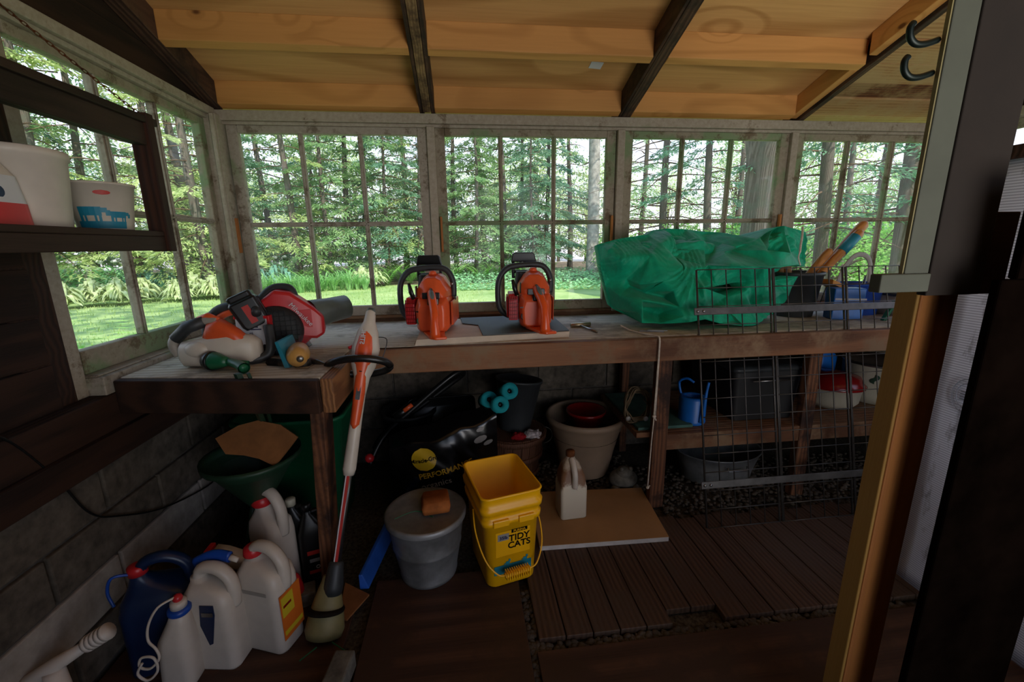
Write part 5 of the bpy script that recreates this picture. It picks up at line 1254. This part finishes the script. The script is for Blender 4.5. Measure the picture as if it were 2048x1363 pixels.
# watering can
t = thing('watering_can', 'blue plastic watering can on the lower shelf left of the wire grid', 'watering can', (2.045, -.47, .336))
b = B(); b.lathe([(.058, 0), (.062, .01), (.060, .015), (.060, .115), (.056, .125), (.034, .128), (.034, .118), (0, .05)], (0, 0, 0), 32, cap=False); b.lathe([(.058, 0), (0, 0)], (0, 0, 0), 24, cap=False); b.build('tank', 'skyblue', t, True)
b = B(); b.tube(spline([(.01, -.058, .02), (.012, -.075, .09), (.015, -.078, .16), (.022, -.080, .215)], 4), [.012, .011, .010, .009, .009, .008, .008, .007, .007, .006, .006, .006, .006], 10); b.build('spout', 'skyblue', t, True)
b = B(); b.tube(spline([(-.035, .045, .12), (-.045, .05, .18), (-.025, .02, .205), (0, .0, .19)], 5), .006, 8); b.build('handle', 'skyblue', t, True)
# storage tote
t = thing('storage_tote', 'dark grey lidded storage tote on the lower shelf behind the wire grid', 'storage box', (2.385, -.32, .336))
b = B(); b.rrect([(0, 0, 0, .150, .18, .02), (.22, 0, 0, .170, .20, .025), (.22, 0, 0, .182, .212, .025), (.245, 0, 0, .182, .212, .025)]); b.build('bin', 'blacksoft', t, True, .002)
b = B(); b.rrect([(.246, 0, 0, .186, .216, .025), (.262, 0, 0, .186, .216, .025), (.27, 0, 0, .165, .195, .025)]); b.build('lid', 'dgrey', t, True)
b = B(); b.tube([(-.10, -.222, .205), (.10, -.222, .205)], .004, 6); b.build('rim_bar', 'metal', t, True)
b = B(); b.box(2.585, 2.615, -.50, -.47, .336, .50); one(b, 'wood_block', 'cream', 'narrow pale block standing between the storage tote and the second bench leg', 'block', bevel=.002)
# galvanised tub
t = thing('washtub', 'oval galvanised washtub on the gravel under the lower shelf', 'tub', (2.265, -.36, -.02))
b = B(); b.lathe([(.150, 0), (.158, .05), (.160, .055), (.172, .10), (.174, .105), (.186, .145), (.192, .150), (.190, .156), (.182, .150), (.145, .008), (0, .008)], (0, 0, 0), 48, cap=False, sx=1.15, sy=.85); b.build('shell', 'galv', t, True)
b = B(); b.tube([(-.05, -.168, .13), (-.045, -.175, .112), (.045, -.175, .112), (.05, -.168, .13)], .004, 8); b.build('handle', 'metal', t, True)
# enamel pan with lid
t = thing('cooking_pot', 'cream enamel pot with a glossy red lid on the lower shelf behind the grid', 'pot', (2.86, -.36, .336))
b = B(); b.lathe([(.095, 0), (.120, .03), (.128, .10), (.132, .102), (.128, .104)], (0, 0, 0), 40); b.build('bowl', 'cream', t, True)
b = B(); b.lathe([(.140, .104), (.142, .112), (.125, .130), (.115, .155), (.04, .172), (0, .174)], (0, 0, 0), 40, cap=False); b.tube([(.12, 0, .118), (.165, 0, .118), (.17, 0, .112)], .012, 10, flat=1.6); b.tube([(-.12, 0, .118), (-.165, 0, .118), (-.17, 0, .112)], .012, 10, flat=1.6); b.build('lid', 'dred', t, True)
t = thing('stock_pot', 'tall cream pot with dark leaf decoration and metal rim on the lower shelf far right', 'pot', (3.16, -.33, .336))
b = B(); b.lathe([(.13, 0), (.150, .02), (.158, .05), (.162, .20), (.165, .204), (.158, .204), (.15, .03), (0, .02)], (0, 0, 0), 44, cap=False); b.build('shell', 'cream', t, True)
b = B(); b.lathe([(.166, .200), (.170, .206), (.165, .214), (.158, .206)], (0, 0, 0), 44); b.build('rim', 'metal', t, True)
b = B()
for a_, z in ((-2.5, .14), (-2.15, .075), (-1.8, .135), (-1.5, .07), (-2.75, .08)):
    b.grid(lambda u, v, a_=a_, z=z: Vector(((.1635)*math.cos(a_+.12*(2*u-1)*math.sqrt(max(0, 1-(2*v-1)**2))), (.1635)*math.sin(a_+.12*(2*u-1)*math.sqrt(max(0, 1-(2*v-1)**2))), z+.015*(2*v-1)+.01*(2*u-1))), 6, 6)
b.build('leaf_decoration', 'dgreen', t)
t = thing('blue_jug', 'pale blue plastic jug behind the red lidded pot', 'jug', (2.97, -.16, .336)); b = B(); b.rrect([(0, 0, 0, .05, .05, .02), (.20, 0, 0, .055, .055, .02), (.25, 0, 0, .03, .03, .02), (.28, 0, 0, .018, .018, .01)]); b.build('body', 'skyblue', t, True)

# ================================================================= ON THE FLOOR
# foam board
t = thing('foam_board', 'tan faced insulation board with a white foam edge lying on the plank floor', 'board', (1.50, -.66, 0), (0, 0, 0))
o_ = [(-.245, -.168), (.272, -.183), (.305, .165), (-.235, .20)]
b = B(); b.prism(o_, 0, .019); b.build('foam_core', 'foam', t, bevel=.001)
b = B(); b.prism(o_, .0192, .0212); b.build('paper_facing', 'boardtan', t)
# white jug
t = thing('jug', 'grimy cream plastic jug with rust stains standing on the tan insulation board', 'jug', (1.425, -.635, .0212), (0, 0, .06))
b = B(); b.rrect([(0, 0, 0, .053, .048, .012), (.005, 0, 0, .057, .052, .014), (.145, 0, 0, .057, .052, .014), (.150, 0, 0, .055, .050, .014), (.19, 0, .004, .052, .046, .02), (.235, 0, .012, .034, .034, .02), (.252, 0, .016, .018, .018, .016), (.262, 0, .016, .018, .018, .016)]); jb = b.build('body', 'rustjug', t, True, .0)
b = B(); b.tube(spline([(.0, -.050, .150), (.0, -.052, .20), (.0, -.030, .235), (0, .0, .252)], 5), .0125, 10, flat=1.2); b.build('handle', 'offwhite', t, True)
b = B(); b.lathe([(.0195, .262), (.0195, .282), (.017, .285), (.0, .285)], (0, .016, 0), 20, cap=False); b.build('cap', 'rust', t, True)
# yellow pail
t = thing('litter_pail', 'yellow square plastic litter pail standing open on the floor', 'pail', (1.105, -.865, 0), (0, 0, .24))
def ps(z):   # half sizes at height z
    s_ = z/.36; return .088+.016*s_, .112+.018*s_
b = B(); secs = []
for z, e in ((0, -.004), (.006, 0), (.25, 0), (.252, .007), (.272, .008), (.274, .003), (.296, .003), (.298, .009), (.318, .010), (.322, .004), (.352, .004), (.357, .007), (.362, .004)):
    hx, hy = ps(z); secs.append((z, 0, 0, hx+e, hy+e, .030))
secs.append((.360, 0, 0, ps(.36)[0]-.001, ps(.36)[1]-.001, .026))
hx, hy = ps(.02); secs.append((.012, 0, 0, hx-.004, hy-.004, .026))
b.rrect(secs, n=8); b.build('shell', 'yellow', t, True)
b = B(); 
for s_ in (-1, 1): b = B(); b.box(s_*.045-.028, s_*.045+.028, -.139, -.126, .252, .276); b.build('grip_lug', 'yellow', t, bevel=.003)
def onp(p_, off=.0012): return Vector((p_.x, -(ps(p_.y)[1]+off+p_.z), p_.y))
b = B(); b.grid(lambda u, v: onp(Vector((-.062+.124*u, .125+.098*v, 0))), 2, 2); b.build('label_panel', 'yellow', t)
text('lettering', 'TIDY', .034, 'bagblack', t, fn=lambda p_: onp(p_+Vector((.022, .180, 0)), .002), bold=True)
text('lettering', 'CATS', .034, 'bagblack', t, fn=lambda p_: onp(p_+Vector((.022, .152, 0)), .002), bold=True)
b = B(); b.grid(lambda u, v: onp(Vector((-.006+.058*u, .211+.013*v, 0)), .0015), 1, 1); lb = b.build('maker_bar', 'bagblack', t)
text('lettering', 'PURINA', .0125, 'yellow', lb, fn=lambda p_: onp(p_+Vector((.023, .2135, 0)), .002), bold=True)
b = B(); b.grid(lambda u, v: onp(Vector((-.055+.040*u, .188+.026*v, 0)), .0016), 1, 1); sb = b.build('weight_sticker', 'bagsilver', t)
text('lettering', '35lb', .017, 'labeldark', sb, fn=lambda p_: onp(p_+Vector((-.035, .194, 0)), .0026), bold=True)
b = B(); b.grid(lambda u, v: onp(Vector((-.068+.136*u, .052+.036*v, 0)), .0016), 2, 1)
for cx in (-.018, .046):   # plain little sitting animal shapes
    for x0, x1, z0, z1 in ((-.008, .006, .088, .100), (.002, .009, .098, .108), (-.014, -.008, .09, .094)): b.grid(lambda u, v, a=(cx+x0, cx+x1, z0, z1): onp(Vector((a[0]+(a[1]-a[0])*u, a[2]+(a[3]-a[2])*v, 0)), .0016), 1, 1)
b.build('teal_band', 'tealprint', t)
# bail
P = spline([(-.110, -.02, .262), (-.116, -.07, .20), (-.100, -.125, .13), (-.065, -.150, .085), (-.035, -.153, .078)], 6)+spline([(.042, -.153, .080), (.075, -.150, .09), (.108, -.12, .14), (.120, -.07, .20), (.110, -.02, .262)], 6)
b = B(); b.tube(P, .0028, 8); bl = b.build('bail_wire', 'yellow', t, True)
b = B(); b.tube([(-.042, -.153, .077), (.048, -.153, .081)], .010, 12)
for i in range(11): b.box(-.038+i*.0080, -.035+i*.0080, -.166, -.14, .064, .092)
b.build('bail_grip', 'yellow', bl)
# galvanised can with clear wrap
t = thing('metal_can', 'galvanised metal can wrapped in clear film at the left of the yellow pail', 'can', (.835, -.865, 0))
b = B(); b.lathe([(.100, 0), (.103, .012), (.101, .016), (.119, .12), (.122, .124), (.120, .128), (.134, .222), (.139, .226), (.139, .234), (.133, .236)], (0, 0, 0), 48); b.build('shell', 'galv', t, True)
b = B(); b.lathe([(.142, .226), (.144, .242), (.138, .248), (.128, .243), (.0, .252)], (0, 0, 0), 48, cap=False); b.build('lid', 'galv', t, True)
b = B(); b.grid(lambda u, v: Vector(((.106+.036*v+.004*noise.noise(Vector((u*14, v*5, 3))))*math.cos(2*PI*u), (.106+.036*v+.004*noise.noise(Vector((u*14, v*5, 3))))*math.sin(2*PI*u), .01+.232*v)), 90, 20); b.build('clear_wrap', 'film', t, True)
b = B(); b.tube(spline([(-.10, -.05, .252), (-.03, -.02, .2555), (.03, -.06, .254)], 4), .0015, 5); b.build('green_twine', 'green', t)
b = B(); b.rrect([(0, 0, 0, .046, .044, .010), (.02, 0, 0, .050, .047, .014), (.040, .002, 0, .044, .042, .012)], mat=T(.872, -.87, .256) @ Rz(.12)); o = one(b, 'sponge', 'brick', 'rough orange brown sponge block on top of the metal can lid', 'sponge', smooth=True)
# blue board, leaf, bricks
b = B(); b.hexa([(.60, -.93, -.004), (.632, -.93, -.004), (.690, -.56, -.004), (.655, -.56, -.004), (.60, -.93, .055), (.612, -.93, .055), (.672, -.56, .06), (.655, -.56, .06)])
one(b, 'wrapped_plank', 'bluefilm', 'narrow plank in blue film lying on edge left of the metal can', 'plank', bevel=.003)
b = B(); b.prism([(.545, -.90), (.640, -.965), (.590, -1.06), (.560, -1.05)], .0, .006, Matrix.Identity(4)); one(b, 'cardboard_scrap', 'card', 'triangular orange brown cardboard scrap beside the trimmer head', 'cardboard')
b = B(); b.box(-.028, .028, -.10, .09, 0, .055, T(.618, -1.30, 0) @ Rz(-.12)); one(b, 'paving_brick', 'stone', 'pale grey brick lying on the floor in front of the trimmer head', 'brick', bevel=.005)
b = B(); b.box(-.035, .03, -.03, .03, 0, .05, T(.435, -.955, -.004) @ Rz(.3)); one(b, 'stone_block', 'stone', 'small beige stone block behind the trimmer head', 'stone', bevel=.006)

# ---- jugs at the left
G5 = None
def handle_jug(name, label, mat, loc, rz, hx, hy, h, cat='jug', shoulder=.62, parts=None, tiltx=0, tilty=0):
    t = thing(name, label, cat, loc, (tiltx, tilty, rz))
    b = B(); b.rrect([(0, 0, 0, hx*.92, hy*.92, .02), (.008, 0, 0, hx, hy, .028), (h*shoulder, 0, 0, hx, hy, .028), (h*(shoulder+.10), 0, 0, hx*.92, hy*.94, .028), (h*(shoulder+.14), -hx*.10, 0, hx*.72, hy*.8, .028), (h*(shoulder+.20), -hx*.30, 0, hx*.42, hy*.55, .025), (h*.86, -hx*.42, 0, .021, .021, .02), (h*.90, -hx*.42, 0, .020, .020, .019)], n=7); b.build('body', mat, t, True)
    P = spline([(-hx*.38, 0, h*.84), (-.02, 0, h*.965), (hx*.35, 0, h*.975), (hx*.80, 0, h*.88), (hx*.92, 0, h*.74), (hx*.86, 0, h*.60)], 5)
    b = B(); b.tube(P, .015, 12, flat=1.25); b.build('handle', mat, t, True)
    return t
# white jug with the orange label
t = handle_jug('weedkiller_jug', 'large white plastic jug with orange label, front right of the jugs', 'whitep', (.385, -1.085, -.006), -.35, .075, .050, .33, shoulder=.66)
WJ = t
b = B(); b.grid(lambda u, v: Vector((.0762, -.040+.080*u, .045+.15*v)), 1, 1); lo = b.build('label', 'labelor', t)
b = B(); b.box(.0765, .0772, -.035, .01, .12, .185).box(.0765, .0772, -.035, .035, .06, .075); b.build('yellow_panel', 'labelye', lo)
b = B(); b.box(.0774, .078, -.03, .0, .15, .158); b.build('red_print', 'dred', lo)
b = B(); b.box(-.05, .045, -.0512, -.0500, .20, .212); b.build('mould_line', 'greypl', t)
# insect spray jug
t = handle_jug('insect_spray_jug', 'tall white jug with dark blue label and blue spray wand', 'whitep', (.262, -1.13, -.006), -.15, .070, .045, .31, shoulder=.66)
b = B(); b.prism([(-.022, .135), (-.014, .20), (.024, .20), (.024, .17), (.004, .075), (-.006, .07)], -.0010, .001, T(.01, -.0458, .02) @ Rx(PI/2)); lb = b.build('dark_blue_label', 'navy', t)
b = B(); b.prism([(-.012, .165), (-.012, .178), (.020, .178), (.020, .165)], -.001, .001, T(.01, -.047, .02) @ Rx(PI/2)); b.build('silver_emblem', 'metal', lb)
b = B(); b.tube(spline([(-.05, .02, .30), (.0, .03, .318), (.045, .03, .312)], 5), .017, 12, flat=.7); w_ = b.build('spray_wand', 'blue', t, True)
b = B(); b.tube([(.045, .03, .312), (.066, .03, .302)], [.009, .007], 10); b.build('wand_tip', 'whitep', w_, True)
t = thing('spray_bottle', 'white bottle with blue collar and red plug, its white hose coiled in front', 'bottle', (.185, -1.185, -.006), (0, .05, 0))
b = B(); b.rrect([(0, 0, 0, .040, .035, .02), (.01, 0, 0, .043, .038, .02), (.14, 0, 0, .043, .038, .03), (.20, .01, 0, .026, .026, .024), (.225, .012, 0, .020, .020, .019)], n=7); b.build('body', 'whitep', t, True)
b = B(); b.lathe([(.024, .218), (.027, .222), (.027, .232), (.022, .236)], (.012, 0, 0), 24); b.build('blue_collar', 'blue', t, True)
b = B(); b.lathe([(.019, .236), (.019, .252), (.014, .256)], (.012, 0, 0), 20); b.build('white_cap', 'whitep', t, True)
b = B(); b.ball((.012, 0, .262), .012, 2); b.build('red_plug', 'red', t, True)
P = spline([(.008, -.005, .268), (-.018, -.03, .262), (-.035, -.045, .225), (-.036, -.052, .185), (-.015, -.060, .165), (-.008, -.065, .14), (-.03, -.068, .115), (-.055, -.066, .12), (-.05, -.064, .145), (-.02, -.066, .145), (-.012, -.070, .11), (-.035, -.074, .085), (-.058, -.072, .105), (-.045, -.07, .135)], 5)
b = B(); b.tube(P, .0032, 7); b.build('coiled_hose', 'whitep', t, True)
# dark blue jug
t = handle_jug('washer_fluid_jug', 'dark blue plastic jug with a red cap against the block wall at far left', 'navy', (.105, -1.10, -.006), .35, .085, .060, .33, shoulder=.60)
b = B(); b.lathe([(.023, .292), (.023, .315), (.018, .318)], (-.036, 0, 0), 20); b.build('red_cap', 'red', t, True)
b = B(); b.box(.02, .075, -.0615, -.0600, .03, .14); lb = b.build('label', 'dgreen', t)
b = B(); b.box(.025, .050, -.0625, -.0605, .10, .125); b.build('yellow_patch', 'labelye', lb)
b = B(); b.tube(spline([(-.05, -.01, .30), (-.085, -.02, .31), (-.10, -.02, .27), (-.09, -.03, .23)], 5), .004, 8); b.build('thin_tube', 'blue', t, True)
# white jug with red cap at the back, red-white sprayer
t = handle_jug('weedkiller_jug', 'white jug with a big round red cap standing at the back of the cluster', 'offwhite', (.315, -.87, -.006), 2.6+PI, .070, .048, .38, shoulder=.60)
b = B(); b.lathe([(.030, .318), (.033, .325), (.028, .345), (.022, .350), (.016, .362), (0, .364)], (-.03, 0, -.0), 24, cap=False); b.build('red_cap', 'red', t, True)
t = thing('sprayer', 'white and red trigger spray pump head in front of the red capped jug', 'spray bottle', (.275, -.985, -.006))
b = B(); b.rrect([(0, 0, 0, .040, .030, .02), (.01, 0, 0, .044, .034, .02), (.13, 0, 0, .044, .034, .025), (.17, 0, 0, .022, .022, .02), (.19, 0, 0, .018, .018, .017)]); b.build('bottle', 'red', t, True)
b = B(); b.rrect([(-.045, 0, 0, .020, .020, .006), (-.01, 0, 0, .022, .022, .008), (.05, .01, 0, .026, .024, .015), (.075, .012, 0, .020, .02, .015)], mat=T(-.04, 0, .225) @ Ry(PI/2+.35)); b.build('pump_head', 'whitep', t, True)
b = B(); b.box(-.10, -.085, -.022, .022, .225, .262); b.tube([(-.055, 0, .20), (-.04, 0, .17)], [.010, .006], 8); b.build('red_trigger', 'red', t, bevel=.004)
b = B(); b.lathe([(.024, 0), (.026, .004), (.024, .022), (.018, .028), (0, .03)], (0, 0, 0), 20, cap=False); b.tube([(.01, .0, .018), (.045, .01, .026), (.052, .01, .034)], [.010, .007, .005], 8); cb = b.build('red_cap', 'red', WJ, True); cb.location = (-.0315, 0, .292)
# black oil bottles
def oil(label, loc, rz, lab):
    t = thing('oil_bottle', label, 'bottle', loc, (0, 0, rz))
    b = B(); b.rrect([(0, 0, 0, .050, .032, .015), (.01, 0, 0, .053, .035, .018), (.19, 0, 0, .053, .035, .02), (.235, -.012, 0, .030, .028, .02), (.26, -.018, 0, .014, .014, .012), (.275, -.018, 0, .014, .014, .012)], n=7); b.build('body', 'black', t, True)
    b = B(); b.tube(spline([(-.005, 0, .262), (.025, 0, .262), (.045, 0, .235), (.048, 0, .17)], 5), .009, 8); b.build('handle', 'black', t, True)
    b = B(); b.lathe([(.017, .272), (.017, .295), (.014, .298)], (-.018, 0, 0), 20); b.build('cap', 'black' if lab else 'cream', t, True)
    if lab:
        b = B(); b.box(-.030, .042, -.0365, -.0350, .115, .130).box(-.030, .042, -.0365, -.0350, .04, .052); r_ = b.build('red_label', 'redprint', t)
        b = B(); b.box(-.025, .035, -.0365, -.0352, .085, .098); b.build('pale_print', 'bagsilver', t)
        text('lettering', 'OIL', .018, 'labelw', t, xf=T(.006, -.0366, .058) @ Rx(PI/2), bold=True)
    return t
oil('black motor oil bottle with red and white label beside the leaning trimmer', (.440, -.835, -.006), .30, True)
oil('black bottle with a cream cap left of the labelled oil bottle', (.375, -.80, -.006), .1, False)
t = thing('red_funnel', 'small red plastic funnel standing behind the trimmer head', 'funnel', (.405, -.965, -.006)); b = B(); b.lathe([(.030, 0), (.027, .07), (.018, .11), (.008, .12)], (0, 0, 0), 20); b.build('cone', 'red', t, True)
# ribbed white tube at bottom left
t = thing('sprayer_tube', 'off white plastic sprayer tube with a ribbed collar lying at the bottom left', 'tube', (.03, -1.305, .21)); b = B()
b.tube([(-.12, -.02, -.055), (-.02, 0, .0), (.045, .01, .035)], [.018, .017, .012], 16); b.build('barrel', 'offwhite', t, True)
b = B(); 
for i in range(5): c_ = Vector((.045+i*.010, .011+i*.001, .036+i*.0055)); b.tube([c_, c_+Vector((.007, .0008, .004))], [.020, .020], 16)
b.tube([(.045, .01, .035), (.095, .015, .063)], .017, 16); b.build('ribbed_collar', 'offwhite', t, True)
b = B(); b.tube([(-.02, -.01, -.01), (-.01, -.02, -.22)], [.020, .03], 14); b.build('stand', 'offwhite', t, True)
